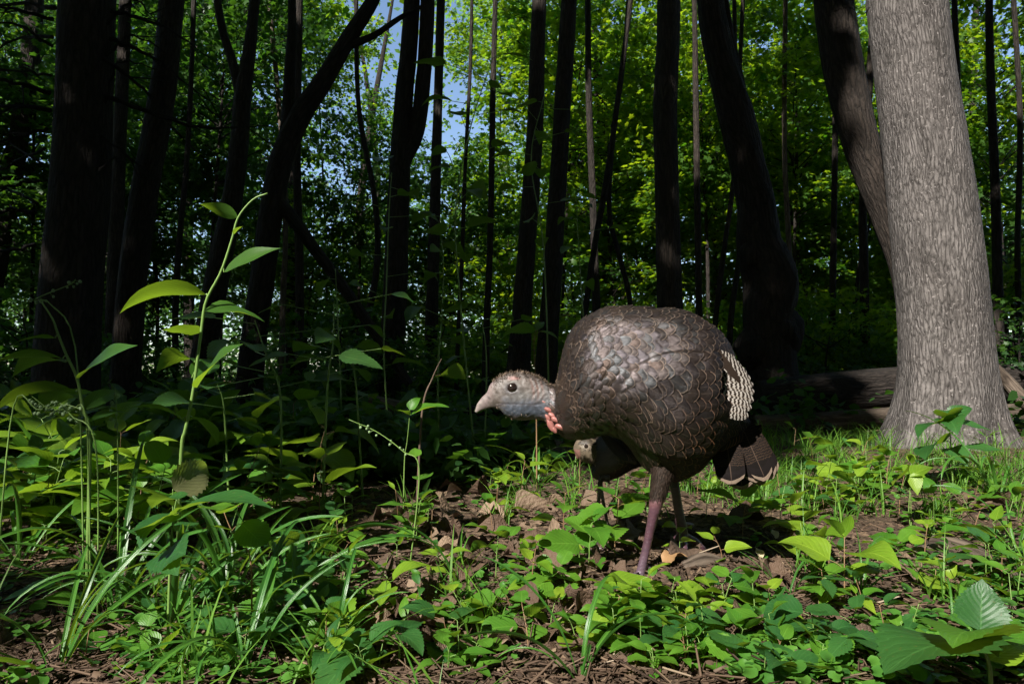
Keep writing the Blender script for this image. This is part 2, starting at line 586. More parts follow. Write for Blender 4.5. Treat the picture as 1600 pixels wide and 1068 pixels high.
def spray_points(rng, centers, rad, per, flat=.16, tilt=.30):
    """leaves laid out in loose flat sprays round the given centres"""
    n = len(centers)
    per = int(per)
    a = rng.uniform(0, 2 * np.pi, (n, per))
    q = np.sqrt(rng.uniform(.02, 1, (n, per))) * rad * rng.uniform(.7, 1.25, (n, 1))
    st = 1 + .5 * np.cos(a * rng.integers(2, 5, (n, 1)) + rng.uniform(0, 6, (n, 1)))
    q = q * st / 1.2
    tx, ty = rng.normal(0, tilt, (2, n, 1))
    x, y = np.cos(a) * q, np.sin(a) * q
    z = x * tx + y * ty + rng.normal(0, flat * rad, (n, per)) - .25 * q * q / rad
    P = centers[:, None] + np.stack([x, y, z], -1)
    D = np.stack([np.cos(a), np.sin(a), np.full_like(a, -.25)], -1) + rng.normal(0, .55, (n, per, 3))
    N = np.stack([-tx + 0 * a, -ty + 0 * a, 1 + 0 * a], -1) + rng.normal(0, .38, (n, per, 3))
    tone = np.clip(rng.normal(.5, .18, (n, 1)) + rng.normal(0, .2, (n, per)), 0, 1)
    return P.reshape(-1, 3), D.reshape(-1, 3), N.reshape(-1, 3), tone.ravel()

def footprint(P):
    """where the sun ray through P meets the ground"""
    return P[:, 0] - SUN[0] / SUN[2] * P[:, 2], P[:, 1] - SUN[1] / SUN[2] * P[:, 2]

_frng = np.random.default_rng(77)
FLECKS = []
for _ in range(200):                                    # sun flecks on the far foliage
    u, v = _frng.uniform(-8, 24), _frng.uniform(11, 46)
    if u < 2 and _frng.random() < .35: continue
    FLECKS.append((u, v, _frng.uniform(.5, 1.7)))

base_hint = at(1450, 700, 3.7)
def sun_gap(P):
    """gap in the canopy that lets the sun onto the turkey, the herbs and the big grey trunk"""
    u, v = footprint(P)
    w = .22 * noise3(u * 1.7, v * 1.7, 0, 31) + .12 * noise3(u * 5, v * 5, 0, 32)
    gap = ((u - .80) / 1.25) ** 2 + ((v - 1.95) / 1.35) ** 2 < 1 + w
    ax, ay, bx, by = base_hint[0] - .1, base_hint[1] - .3, base_hint[0] - 3.2 * SUN[0] / SUN[2], base_hint[1] - 3.2 * SUN[1] / SUN[2]
    t = np.clip(((u - ax) * (bx - ax) + (v - ay) * (by - ay)) / ((bx - ax) ** 2 + (by - ay) ** 2), 0, 1)
    side = (u - ax) * (by - ay) - (v - ay) * (bx - ax)
    gap |= np.hypot(u - ax - t * (bx - ax), v - ay - t * (by - ay)) < np.where(side > 0, .75, .52) * (1 + .4 * w)
    gap |= ((u - 2.0) / .9) ** 2 + ((v - 2.8) / 1.0) ** 2 < 1 + w
    half = ((u + .85) / 1.6) ** 2 + ((v - 1.65) / 1.30) ** 2 < 1 + w
    patch = noise3(u * 3.2 + 9, v * 3.2, 0, 33) > -.48
    gap |= half & patch
    fl = np.zeros(len(P), bool)
    for a, b, r in FLECKS:
        fl |= (u - a) ** 2 + (v - b) ** 2 < (r * (1 + w)) ** 2
    big = noise3(u * .55 + 4, v * .55, 0, 61) + .5 * noise3(u * 1.6, v * 1.6, 0, 62)
    fl |= (v > 11.5) & (big > np.where(u > 1, .12, np.where(v > 17, .15, .30)))
    return gap | fl

def in_view(P, marg=1.04):
    d = np.maximum(P[:, 1], .01)
    return (P[:, 1] > .3) & (np.abs(P[:, 0]) < d * .75 * marg) & (P[:, 2] < CAMZ + d * .57 * marg) & (P[:, 2] > CAMZ - d * .47)

def canopy_crown(parent, base, c, rad, n, size, seed, mat='crown', name='crown'):
    rng = np.random.default_rng(seed)
    ns = max(3, n // 40)
    q = rng.normal(0, 1, (ns, 3))
    q /= np.linalg.norm(q, axis=1)[:, None]
    q *= rng.uniform(.25, 1, (ns, 1)) ** .4
    C = np.asarray(c) + q * np.asarray(rad)
    P, D, N, t = spray_points(rng, C, .8, 40, .15)
    keep = ~sun_gap(P)
    if base[1] < 9:                                         # the high crowns of the near trees stay above the frame
        keep &= ~in_view(P, 1.0)
    P, D, N, t = P[keep], D[keep], N[keep], t[keep]
    if len(P) < 4: return None
    V, T, tone = leaves(P, D, N, size * rng.uniform(.7, 1.3, len(P)), RHOMB, RHOMB_T, t)
    return obj(name, mesh(name, V - np.asarray(base), T, M[mat], None, tone), parent)

def px_path(path, d):
    P, r = [], []
    for q in path:
        dd = q[3] if len(q) > 3 else d
        p = at(q[0], q[1], dd)
        P.append(p)
        r.append(q[2] / 2 / FPX * dd / math.hypot(1, (q[0] - 800) / FPX))     # a round trunk off the axis shows wider
    return np.array(P), np.array(r)

def forest_tree(name, label, cat, path, d, mat='bark_dark', group=None, seed=0, top=11.0, limbs=(), crown=True, amp=.02,
                flare=.35, n=26, crown_r=3.0, crown_n=3600, ring=.035, up=True, to_ground=True, **kw):
    """path: photo points (px, py, width in px[, depth]) from the foot up"""
    P, r = px_path(path, d)
    if to_ground:
        dv = P[0] - P[1]
        gz = float(hgt(P[0, 0], P[0, 1]))
        foot = np.array([P[0, 0] + .3 * dv[0] * max(0, (P[0, 2] - gz)) / (abs(dv[2]) + 1e-6), P[0, 1], gz - .15])
        if P[0, 2] - gz > .05:
            P = np.concatenate([[foot], P])
            r = np.concatenate([[r[0] * 1.05], r])
        else:
            P[0, 2] = gz - .15
    base = np.array([P[0, 0], P[0, 1], float(hgt(P[0, 0], P[0, 1]))])
    if up:
        dv = P[-1] - P[-2]
        dv /= np.linalg.norm(dv)
        h = top - P[-1, 2]
        e1 = P[-1] + dv * h * .45
        e2 = e1 + (dv * .6 + np.array([0, 0, .5])) * h * .6
        P = np.concatenate([P, [e1, e2]])
        r = np.concatenate([r, [r[-1] * .75, r[-1] * .3]])
    root = thing(name, label, cat, base, group)
    trunk_obj('trunk', root, base, P, r, M[mat], n=n, amp=amp, seed=seed, flare=flare, ring=ring, **kw)
    for k, lb in enumerate(limbs):
        LP, lr = px_path(lb, d)
        trunk_obj('limb', root, base, LP, lr, M[mat], n=14, amp=.02, seed=seed + 3 + k, ring=.05)
    if crown:
        c = P[-1] + np.array([0, 0, -1.0])
        canopy_crown(root, base, c, (crown_r, crown_r, 2.2), crown_n, .25, seed + 900)
    return root, base

# the big sunlit trunk
BEECH_D = 3.7
root_b, base_b = forest_tree('grey_tree', 'stout grey-barked tree in full sun, flaring at its foot, behind the turkey\'s tail', 'tree',
    [(1478, 712, 172), (1480, 640, 160), (1478, 560, 152), (1473, 480, 150), (1463, 380, 148), (1449, 260, 142), (1434, 150, 134), (1422, 60, 131), (1416, 0, 130), (1408, -120, 126)],
    BEECH_D, 'bark_grey', seed=4, n=150, ring=.014, flare=.62, amp=.008, lobes=6, roots=.36, top=12, crown_r=3.6, crown_n=4200)

# trunk leaning behind it
forest_tree('leaning_tree', 'dark blotchy trunk that leans and passes behind the stout grey tree', 'tree',
    [(1442, 560, 60), (1420, 430, 58), (1385, 330, 58), (1348, 230, 62), (1322, 130, 66), (1306, 30, 66), (1298, -60, 64)], 4.5, 'bark_brown', seed=11, n=48, ring=.02, amp=.02, flare=.3)

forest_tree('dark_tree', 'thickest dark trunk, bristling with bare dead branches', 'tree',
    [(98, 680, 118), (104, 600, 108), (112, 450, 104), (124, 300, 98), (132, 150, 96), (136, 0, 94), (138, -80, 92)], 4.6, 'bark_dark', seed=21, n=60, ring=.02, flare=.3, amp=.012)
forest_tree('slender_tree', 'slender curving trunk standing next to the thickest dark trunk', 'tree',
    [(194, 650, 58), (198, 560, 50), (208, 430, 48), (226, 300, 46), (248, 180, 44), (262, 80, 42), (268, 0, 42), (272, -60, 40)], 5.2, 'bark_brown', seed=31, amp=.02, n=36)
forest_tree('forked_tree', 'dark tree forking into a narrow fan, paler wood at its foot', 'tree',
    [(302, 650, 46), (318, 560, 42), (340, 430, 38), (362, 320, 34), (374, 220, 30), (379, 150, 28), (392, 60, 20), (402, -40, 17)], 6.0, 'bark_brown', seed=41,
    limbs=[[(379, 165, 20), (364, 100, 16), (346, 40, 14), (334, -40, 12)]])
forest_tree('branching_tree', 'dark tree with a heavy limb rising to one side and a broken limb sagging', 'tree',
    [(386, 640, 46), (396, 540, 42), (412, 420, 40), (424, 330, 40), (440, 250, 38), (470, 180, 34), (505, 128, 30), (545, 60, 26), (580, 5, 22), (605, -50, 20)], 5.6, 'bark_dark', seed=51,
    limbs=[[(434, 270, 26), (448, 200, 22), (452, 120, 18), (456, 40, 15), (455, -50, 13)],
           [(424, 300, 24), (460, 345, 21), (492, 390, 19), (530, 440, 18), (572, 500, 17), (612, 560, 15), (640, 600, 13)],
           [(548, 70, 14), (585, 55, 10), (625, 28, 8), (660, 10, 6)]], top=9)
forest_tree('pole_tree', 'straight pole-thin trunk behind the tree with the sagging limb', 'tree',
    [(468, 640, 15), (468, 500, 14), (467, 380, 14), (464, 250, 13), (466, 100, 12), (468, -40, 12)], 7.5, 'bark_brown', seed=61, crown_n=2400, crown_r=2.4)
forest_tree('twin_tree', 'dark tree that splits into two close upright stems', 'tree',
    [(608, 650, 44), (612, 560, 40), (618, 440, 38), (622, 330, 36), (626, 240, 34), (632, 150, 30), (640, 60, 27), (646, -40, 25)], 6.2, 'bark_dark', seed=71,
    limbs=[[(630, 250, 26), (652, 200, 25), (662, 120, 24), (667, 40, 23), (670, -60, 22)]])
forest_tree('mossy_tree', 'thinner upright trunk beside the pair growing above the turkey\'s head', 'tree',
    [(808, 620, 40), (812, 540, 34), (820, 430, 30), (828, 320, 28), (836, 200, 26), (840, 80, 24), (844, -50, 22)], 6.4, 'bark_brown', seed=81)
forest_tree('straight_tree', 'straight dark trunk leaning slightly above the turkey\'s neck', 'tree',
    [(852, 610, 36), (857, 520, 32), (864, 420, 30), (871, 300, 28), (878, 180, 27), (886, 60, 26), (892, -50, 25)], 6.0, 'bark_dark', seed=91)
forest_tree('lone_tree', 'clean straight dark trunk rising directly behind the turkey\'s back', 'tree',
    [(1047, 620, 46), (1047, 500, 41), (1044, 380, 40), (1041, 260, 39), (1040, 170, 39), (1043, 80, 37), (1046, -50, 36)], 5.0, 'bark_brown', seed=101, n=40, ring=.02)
rt, bt = forest_tree('burled_tree', 'knotty old trunk with swollen burls, leaning as it rises', 'tree',
    [(1206, 640, 96), (1204, 570, 84), (1200, 500, 80), (1204, 440, 84), (1186, 380, 70), (1180, 320, 62), (1166, 250, 56), (1148, 180, 54), (1128, 100, 48), (1112, 20, 46), (1102, -50, 44)], 5.4, 'bark_dark', seed=111, n=56, ring=.02, amp=.045,
    limbs=[[(1172, 230, 16), (1160, 140, 12), (1143, 60, 11), (1128, -40, 10)]])
for k, (px, py, w) in enumerate([(1216, 455, 62), (1178, 400, 44), (1222, 520, 66), (1180, 545, 60), (1212, 395, 36)]):
    p = at(px, py, 5.32)
    rr = w / 2 / FPX * 5.3
    th, ph = np.meshgrid(np.linspace(0, np.pi, 15), np.linspace(0, 2 * np.pi, 25), indexing='ij')
    D_ = np.stack([np.sin(th) * np.cos(ph), np.sin(th) * np.sin(ph), np.cos(th)], -1)
    nz = 1 + .22 * fbm(D_[..., 0] * 1.6 + k * 5, D_[..., 1] * 1.6, D_[..., 2] * 1.6, 3, 8)
    V = (D_ * nz[..., None] * rr * np.array([1, .8, 1.1])).reshape(-1, 3) + p - bt
    i, j = np.meshgrid(np.arange(14), np.arange(24), indexing='ij')
    q = i * 25 + j
    obj('burl', mesh('burl', V, np.stack([q, q + 25, q + 26, q + 1], -1).reshape(-1, 4), M['bark_dark'], np.stack([ph, th], -1).reshape(-1, 2) * rr), rt)

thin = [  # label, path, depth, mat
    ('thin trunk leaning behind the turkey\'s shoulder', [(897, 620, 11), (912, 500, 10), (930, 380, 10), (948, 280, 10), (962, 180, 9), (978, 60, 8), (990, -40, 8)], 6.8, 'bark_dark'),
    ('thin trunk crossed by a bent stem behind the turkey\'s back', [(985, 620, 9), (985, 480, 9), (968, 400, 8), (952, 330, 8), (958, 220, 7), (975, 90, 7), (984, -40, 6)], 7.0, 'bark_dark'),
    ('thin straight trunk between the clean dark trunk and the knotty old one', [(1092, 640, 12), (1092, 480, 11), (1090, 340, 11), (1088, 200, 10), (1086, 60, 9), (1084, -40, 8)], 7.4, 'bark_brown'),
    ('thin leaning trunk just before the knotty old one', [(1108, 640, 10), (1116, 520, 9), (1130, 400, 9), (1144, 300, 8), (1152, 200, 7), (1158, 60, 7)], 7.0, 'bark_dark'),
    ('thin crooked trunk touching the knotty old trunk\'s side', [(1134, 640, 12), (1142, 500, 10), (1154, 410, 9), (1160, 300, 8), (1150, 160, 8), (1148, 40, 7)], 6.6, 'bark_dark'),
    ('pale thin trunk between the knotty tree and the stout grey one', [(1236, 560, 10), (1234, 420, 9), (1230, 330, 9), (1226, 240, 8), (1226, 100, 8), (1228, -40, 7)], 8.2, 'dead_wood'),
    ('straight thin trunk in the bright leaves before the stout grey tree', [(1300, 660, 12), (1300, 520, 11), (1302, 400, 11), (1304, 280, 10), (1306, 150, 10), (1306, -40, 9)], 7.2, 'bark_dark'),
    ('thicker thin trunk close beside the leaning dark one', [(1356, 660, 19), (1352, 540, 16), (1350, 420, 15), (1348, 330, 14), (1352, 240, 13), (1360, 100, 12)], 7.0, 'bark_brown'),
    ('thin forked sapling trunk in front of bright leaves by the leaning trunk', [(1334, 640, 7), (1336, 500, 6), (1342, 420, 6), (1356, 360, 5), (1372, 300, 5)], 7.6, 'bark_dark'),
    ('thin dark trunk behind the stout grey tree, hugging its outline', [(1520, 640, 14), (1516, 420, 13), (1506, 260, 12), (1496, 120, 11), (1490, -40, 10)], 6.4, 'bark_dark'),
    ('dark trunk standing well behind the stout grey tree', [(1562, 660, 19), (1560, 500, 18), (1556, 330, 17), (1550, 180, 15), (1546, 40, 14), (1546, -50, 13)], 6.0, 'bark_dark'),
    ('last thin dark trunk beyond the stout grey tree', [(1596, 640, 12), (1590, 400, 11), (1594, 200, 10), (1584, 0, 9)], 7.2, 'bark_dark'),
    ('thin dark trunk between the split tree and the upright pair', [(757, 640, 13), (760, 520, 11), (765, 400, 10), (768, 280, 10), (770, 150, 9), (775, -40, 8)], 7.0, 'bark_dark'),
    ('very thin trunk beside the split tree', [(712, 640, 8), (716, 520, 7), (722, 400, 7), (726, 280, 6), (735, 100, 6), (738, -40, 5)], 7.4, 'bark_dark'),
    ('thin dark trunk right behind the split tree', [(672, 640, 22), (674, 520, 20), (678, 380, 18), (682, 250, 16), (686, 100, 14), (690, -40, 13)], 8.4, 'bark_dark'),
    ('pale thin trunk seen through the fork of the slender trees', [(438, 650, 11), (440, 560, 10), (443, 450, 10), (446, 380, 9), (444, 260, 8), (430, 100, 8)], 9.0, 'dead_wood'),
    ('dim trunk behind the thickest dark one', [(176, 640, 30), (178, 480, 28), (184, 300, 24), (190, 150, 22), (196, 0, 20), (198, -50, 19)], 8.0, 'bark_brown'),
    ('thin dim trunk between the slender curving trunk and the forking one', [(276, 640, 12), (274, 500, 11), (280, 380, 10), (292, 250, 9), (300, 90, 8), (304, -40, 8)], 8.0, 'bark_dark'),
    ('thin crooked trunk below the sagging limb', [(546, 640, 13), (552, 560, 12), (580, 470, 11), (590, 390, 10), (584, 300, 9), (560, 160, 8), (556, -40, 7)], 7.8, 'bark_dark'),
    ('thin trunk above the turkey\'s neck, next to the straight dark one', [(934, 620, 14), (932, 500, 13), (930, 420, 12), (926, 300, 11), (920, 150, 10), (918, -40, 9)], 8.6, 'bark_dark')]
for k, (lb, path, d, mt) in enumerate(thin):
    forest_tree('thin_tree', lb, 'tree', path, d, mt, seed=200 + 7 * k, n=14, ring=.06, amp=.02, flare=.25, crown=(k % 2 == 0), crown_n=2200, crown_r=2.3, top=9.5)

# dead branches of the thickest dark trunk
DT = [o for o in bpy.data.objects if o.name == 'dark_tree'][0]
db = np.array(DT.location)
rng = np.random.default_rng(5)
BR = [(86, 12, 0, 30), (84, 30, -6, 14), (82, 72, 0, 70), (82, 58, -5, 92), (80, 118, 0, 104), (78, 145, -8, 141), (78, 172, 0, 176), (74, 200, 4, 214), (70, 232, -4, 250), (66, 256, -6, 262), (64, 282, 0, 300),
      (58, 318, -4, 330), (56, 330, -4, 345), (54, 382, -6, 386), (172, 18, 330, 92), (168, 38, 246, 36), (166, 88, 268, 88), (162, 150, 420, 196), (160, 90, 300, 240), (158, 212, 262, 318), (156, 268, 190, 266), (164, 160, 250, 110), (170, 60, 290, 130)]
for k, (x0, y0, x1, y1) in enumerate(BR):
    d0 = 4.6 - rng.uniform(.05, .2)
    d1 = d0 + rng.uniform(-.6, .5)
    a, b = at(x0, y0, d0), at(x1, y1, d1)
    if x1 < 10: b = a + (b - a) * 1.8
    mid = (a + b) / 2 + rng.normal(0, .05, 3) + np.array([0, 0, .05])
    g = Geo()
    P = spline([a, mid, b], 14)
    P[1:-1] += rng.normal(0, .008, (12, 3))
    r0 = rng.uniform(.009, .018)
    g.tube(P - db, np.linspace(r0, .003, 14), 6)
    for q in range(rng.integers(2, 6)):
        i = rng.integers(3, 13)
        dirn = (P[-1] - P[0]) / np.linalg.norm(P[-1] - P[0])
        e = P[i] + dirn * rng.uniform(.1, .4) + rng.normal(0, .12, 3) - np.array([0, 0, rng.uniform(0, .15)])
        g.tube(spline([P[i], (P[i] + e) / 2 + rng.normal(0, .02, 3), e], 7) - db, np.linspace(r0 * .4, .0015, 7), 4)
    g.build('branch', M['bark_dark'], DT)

# ------------------------------------------------------------------ understory: saplings with leafy sprays
def spray_crown_mesh(name, seed, nspray, per, rad, size, mat):
    rng = np.random.default_rng(seed)
    q = rng.normal(0, 1, (nspray, 3))
    q /= np.linalg.norm(q, axis=1)[:, None]
    q *= rng.uniform(.12, 1, (nspray, 1)) ** .5
    C = q * np.asarray(rad)
    P, D, N, t = spray_points(rng, C, .48, per, .10, .22)
    V, T, tone = leaves(P, D, N, size * rng.uniform(.6, 1.25, len(P)), MAPLE, MAPLE_T, t)
    g = Geo()
    g.add(V, None, T, None, tone)
    me = mesh(name, V, T, M[mat], None, tone)
    tw = Geo()
    for c in C[:: 2]:
        st = np.array([0, 0, c[2] - .35 * np.hypot(c[0], c[1]) - .1])
        m = (st + c) / 2 + np.array([0, 0, .06]) + rng.normal(0, .05, 3)
        P_ = spline([st, m, c], 7)
        tw.tube(P_, np.linspace(.011, .003, 7), 4, cap=False)
        for _ in range(3):
            e = c + np.array([*rng.normal(0, .3, 2), rng.normal(0, .06)])
            tw.tube([c - (c - m) * .2, (c + e) / 2 + rng.normal(0, .02, 3), e], [.004, .003, .0015], 3, cap=False)
    Vt, Qt = np.concatenate(tw.V), np.concatenate(tw.Q)
    return me, mesh('twigs', Vt, Qt, M['bark_dark'], np.concatenate(tw.U))

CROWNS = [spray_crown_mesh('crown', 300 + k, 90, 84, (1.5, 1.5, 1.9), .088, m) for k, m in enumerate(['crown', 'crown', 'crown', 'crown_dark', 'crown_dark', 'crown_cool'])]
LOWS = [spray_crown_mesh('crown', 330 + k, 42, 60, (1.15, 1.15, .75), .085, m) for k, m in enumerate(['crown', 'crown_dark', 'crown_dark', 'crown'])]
rng = np.random.default_rng(12)

def sapling(x, y, H, which, scale, label, group, low=False, zc=None, name='sapling', cat='sapling', stem=.03):
    base = np.array([x, y, float(hgt(x, y))])
    root = thing(name, label, cat, base, group)
    lean = rng.normal(0, .04 * H, 2)
    P = [(0, 0, -.12), (lean[0] * .2 + rng.normal(0, .03), lean[1] * .2, H * .35), (lean[0] * .6 + rng.normal(0, .04), lean[1] * .6, H * .7), (lean[0], lean[1], H)]
    V, Q, U = trunk_geo(np.array(P), np.array([stem, stem * .85, stem * .6, stem * .2]), n=9, ring=.18, amp=.02, seed=int(rng.integers(99)))
    obj('trunk', mesh('trunk', V, Q, M['bark_dark'], U), root)
    cm, tm = (LOWS if low else CROWNS)[which]
    rz = rng.uniform(0, 6.28)
    loc = (lean[0] * .6, lean[1] * .6, H * .72 if zc is None else zc)
    sc = (scale * rng.uniform(.9, 1.15), scale * rng.uniform(.9, 1.15), scale * rng.uniform(.85, 1.2))
    obj('crown', cm, root, loc, (0, 0, rz), sc)
    obj('branches', tm, root, loc, (0, 0, rz), sc)
    return root

SAP = [  # photo x, y of the crown's middle, depth, scale, variant
    (560, 290, 11, .75, 3), (700, 350, 12.5, .9, 3), (330, 120, 9.5, 1.0, 3), (250, 330, 11, 1.1, 4), (60, 200, 10, 1.1, 4), (150, 420, 12, 1.0, 3), (480, 420, 12, .9, 2),
    (40, 420, 12.5, .9, 5), (420, 80, 13, 1.1, 3), (520, 60, 15, .8, 1), (560, 480, 14, .9, 3), (700, 470, 13, 1.0, 0), (780, 60, 16, .9, 0), (870, 160, 11.5, 1.1, 0), (960, 80, 13, 1.2, 1),
    (960, 320, 10.5, .9, 1), (900, 450, 14, 1.0, 2), (1010, 430, 12, .9, 5), (1100, 130, 9.5, .95, 1), (1120, 330, 12, 1.0, 2), (1230, 180, 9.2, .9, 0), (1270, 320, 10, .9, 1), (1330, 420, 11, .9, 2),
    (1240, 440, 12.5, 1.0, 0), (1200, 40, 12, 1.1, 1), (1330, 100, 13, 1.1, 2), (1560, 120, 9, .9, 0), (1580, 330, 10, .9, 3), (1590, 480, 12, .9, 4), (1480, 250, 13, 1.1, 1), (1420, 470, 13, 1.0, 2),
    (800, 350, 15, 1., 1), (820, 420, 18, 1.2, 2), (1060, 250, 16, 1.2, 0), (350, 280, 15, 1.2, 4), (220, 160, 16, 1.3, 4), (130, 60, 14, 1.2, 3), (-20, 330, 10, 1.0, 3),
    (1150, 470, 16, 1.1, 1), (480, 560, 16, 1.0, 5), (1300, 230, 18, 1.3, 2), (940, 220, 19, 1.3, 1), (1500, 400, 18, 1.2, 5), (30, 80, 18, 1.3, 4), (400, 400, 18, 1.2, 5), (1180, 260, 20, 1.3, 5), (620, 420, 20, 1.2, 5)]
ZONES_BG = [(-99, 110, 'behind the thickest dark trunk'), (110, 240, 'between the thickest trunk and the slender curving one'), (240, 330, 'behind the slender curving trunk'), (330, 410, 'behind the forking dark tree'), (410, 500, 'behind the tree with the sagging limb'),
            (500, 590, 'showing under the heavy rising limb'), (590, 680, 'behind the dark tree with two stems'), (680, 780, 'behind the very thin trunks by the two-stemmed tree'), (780, 865, 'behind the upright trunks above the turkey\'s head'), (865, 935, 'just past the straight trunk above the turkey\'s neck'),
            (935, 1020, 'behind the thin leaning trunk above the turkey'), (1020, 1095, 'behind the clean straight trunk'), (1095, 1170, 'in front of which the thin crooked trunks stand'), (1170, 1235, 'behind the knotty burled tree'), (1235, 1300, 'between the burled tree and the pale thin trunk\'s neighbour'),
            (1300, 1380, 'beside the leaning blotchy trunk'), (1380, 1500, 'right behind the stout grey tree'), (1500, 1575, 'behind the thin trunk hugging the grey tree'), (1575, 1800, 'beyond the last thin trunk past the grey tree')]
def bgzone(px):
    for a, b, s in ZONES_BG:
        if a <= px < b: return s
    return ZONES_BG[-1][2]
for px, py, d, sc, v in SAP:
    p = at(px, py, d)
    z = p[2] - float(hgt(p[0], p[1]))
    kind = ['bright green', 'bright green', 'bright green', 'dark green', 'dark green', 'pale green'][v]
    s_ = bgzone(px)
    sapling(p[0], p[1], max(z + 1.2 * sc, 1.6), v, sc, f'leafy {kind} sapling {s_}', f'{kind} saplings {s_}', zc=z, name='leafy_sapling', stem=.02 + .01 * sc)

SHR = [(30, 560, 6.5, .8, 1), (240, 590, 7.5, .6, 2), (540, 560, 6.2, .7, 2), (690, 580, 8, .8, 3), (760, 560, 9, .9, 0), (930, 560, 8.5, .8, 3), (1000, 520, 9.5, .8, 0), (1130, 540, 8.5, .7, 3),
       (1260, 500, 7.5, .6, 0), (1330, 540, 7, .7, 3), (1290, 570, 6.3, .55, 1), (1400, 540, 8, .8, 0), (1590, 560, 5.6, .6, 1), (1580, 430, 8, .8, 0), (850, 540, 10.5, 1, 0), (100, 520, 9, 1, 1), (1215, 560, 8.8, .8, 3)]
for px, py, d, sc, v in SHR:
    p = at(px, py, d)
    z = max(p[2] - float(hgt(p[0], p[1])), .3)
    kind = ['bright green', 'dark green', 'dark green', 'bright green'][v]
    s_ = bgzone(px)
    sapling(p[0], p[1], z + .5 * sc, v, sc, f'low {kind} bush {s_}', f'low {kind} bushes {s_}', low=True, zc=z, name='bush', cat='bush', stem=.015)

# unseen trees added round the clearing; their crowns keep the wood in shade
k = 0
for gx_ in np.arange(-16, 13, 4.0):
    for gy_ in np.arange(-19, 2.5, 4.0):
        x = gx_ + rng.uniform(-1.2, 1.2)
        y = gy_ + rng.uniform(-1.2, 1.2)
        if y > -2.5 and abs(x) < 3.5: continue
        base = np.array([x, y, float(hgt(x, y))])
        root = thing('canopy_tree', 'tall unseen forest tree, added for the shade its leafy crown casts', 'tree', base, 'unseen shade trees round the clearing')
        Hh = rng.uniform(9, 12)
        V, Q, U = trunk_geo(np.array([(0, 0, -.2), (rng.normal(0, .2), rng.normal(0, .2), Hh * .5), (rng.normal(0, .4), rng.normal(0, .4), Hh)]), np.array([.17, .14, .06]), n=14, ring=.3, flare=.3, seed=k)
        obj('trunk', mesh('trunk', V, Q, M['bark_brown'], U), root)
        canopy_crown(root, base, (x, y, Hh - 1.2), (3.2, 3.2, 2.4), 5200, .27, 4000 + k)
        k += 1
EXTRA = [(-7, 4.5), (-10, 8), (-7.5, 9.5), (-11, 13), (-14, 4), (6.5, 5), (9, 9), (10, 2.5), (-4, 12.5), (1.5, 12.5), (4, 13), (8, 14), (-8, 17), (-4.5, 19), (3, 19), (12, 18), (-13, 22), (7, 23), (-5, 24), (14, 26)]
for i, (x, y) in enumerate(EXTRA):
    base = np.array([x, y, float(hgt(x, y))])
    root = thing('canopy_tree', 'tall tree deep in the wood, only its bare trunk and high leaves showing', 'tree', base, 'tall trees deep in the wood')
    Hh = rng.uniform(10, 14)
    V, Q, U = trunk_geo(np.array([(0, 0, -.2), (rng.normal(0, .25), rng.normal(0, .2), Hh * .5), (rng.normal(0, .5), rng.normal(0, .4), Hh)]), np.array([.14, .11, .04]), n=14, ring=.2, flare=.3, seed=i)
    obj('trunk', mesh('trunk', V, Q, M['bark_brown'], U), root)
    canopy_crown(root, base, (x, y, Hh - 2), (2.8, 2.8, 2.8), 4200 if y < 15 else 3200, .20 if y < 9 else .15, 6000 + i)

r2 = np.random.default_rng(91)  # more unseen trees, added where sun leaked through onto the trunks
for i, (x, y) in enumerate([(3.0, -1.6), (-3.6, .3), (.9, -2.6), (4.6, 1.6)]):
    base = np.array([x, y, float(hgt(x, y))])
    root = thing('canopy_tree', 'tall unseen forest tree, added for the shade its leafy crown casts', 'tree', base, 'unseen shade trees round the clearing')
    V, Q, U = trunk_geo(np.array([(0, 0, -.2), (r2.normal(0, .1), r2.normal(0, .1), 5.0), (r2.normal(0, .2), r2.normal(0, .2), 10.0)]), np.array([.15, .12, .05]), n=14, ring=.3, flare=.3, seed=60 + i)
    obj('trunk', mesh('trunk', V, Q, M['bark_brown'], U), root)
    canopy_crown(root, base, (x - .8, y, 9.0), (3.2, 3.2, 2.2), 5200, .27, 7000 + i)

# far edge of the wood: one mass of foliage, thinner where the sky shows through
def far_woods():
    rng = np.random.default_rng(8)
    n = 3200
    px = rng.uniform(-250, 1850, n)
    py = rng.uniform(-60, 640, n)
    d = rng.uniform(21, 36, n)
    hole = .85 * np.exp(-((px - 590) / 300) ** 2 - ((py - 130) / 210) ** 2) + .9 * np.exp(-((px - 1170) / 160) ** 2 - ((py - 60) / 140) ** 2) + .9 * np.exp(-((px - 1530) / 90) ** 2 - ((py - 60) / 140) ** 2) + .6 * np.exp(-((px - 930) / 120) ** 2 - ((py - 60) / 160) ** 2)
    low = np.arange(n) < 700                                  # close the view under the crowns
    py[low] = rng.uniform(470, 640, low.sum())
    keep = rng.random(n) > hole * 1.0
    C = np.array([at(a, b, c) for a, b, c in zip(px[keep], py[keep], d[keep])])
    C = C[C[:, 2] > .2]
    P, D, N, t = spray_points(rng, C, 1.0, 46, .22, .3)
    V, T, tone = leaves(P, D, N, .24 * rng.uniform(.6, 1.3, len(P)), RHOMB, RHOMB_T, t)
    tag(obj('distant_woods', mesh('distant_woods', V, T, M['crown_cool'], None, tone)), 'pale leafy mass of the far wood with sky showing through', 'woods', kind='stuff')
far_woods()
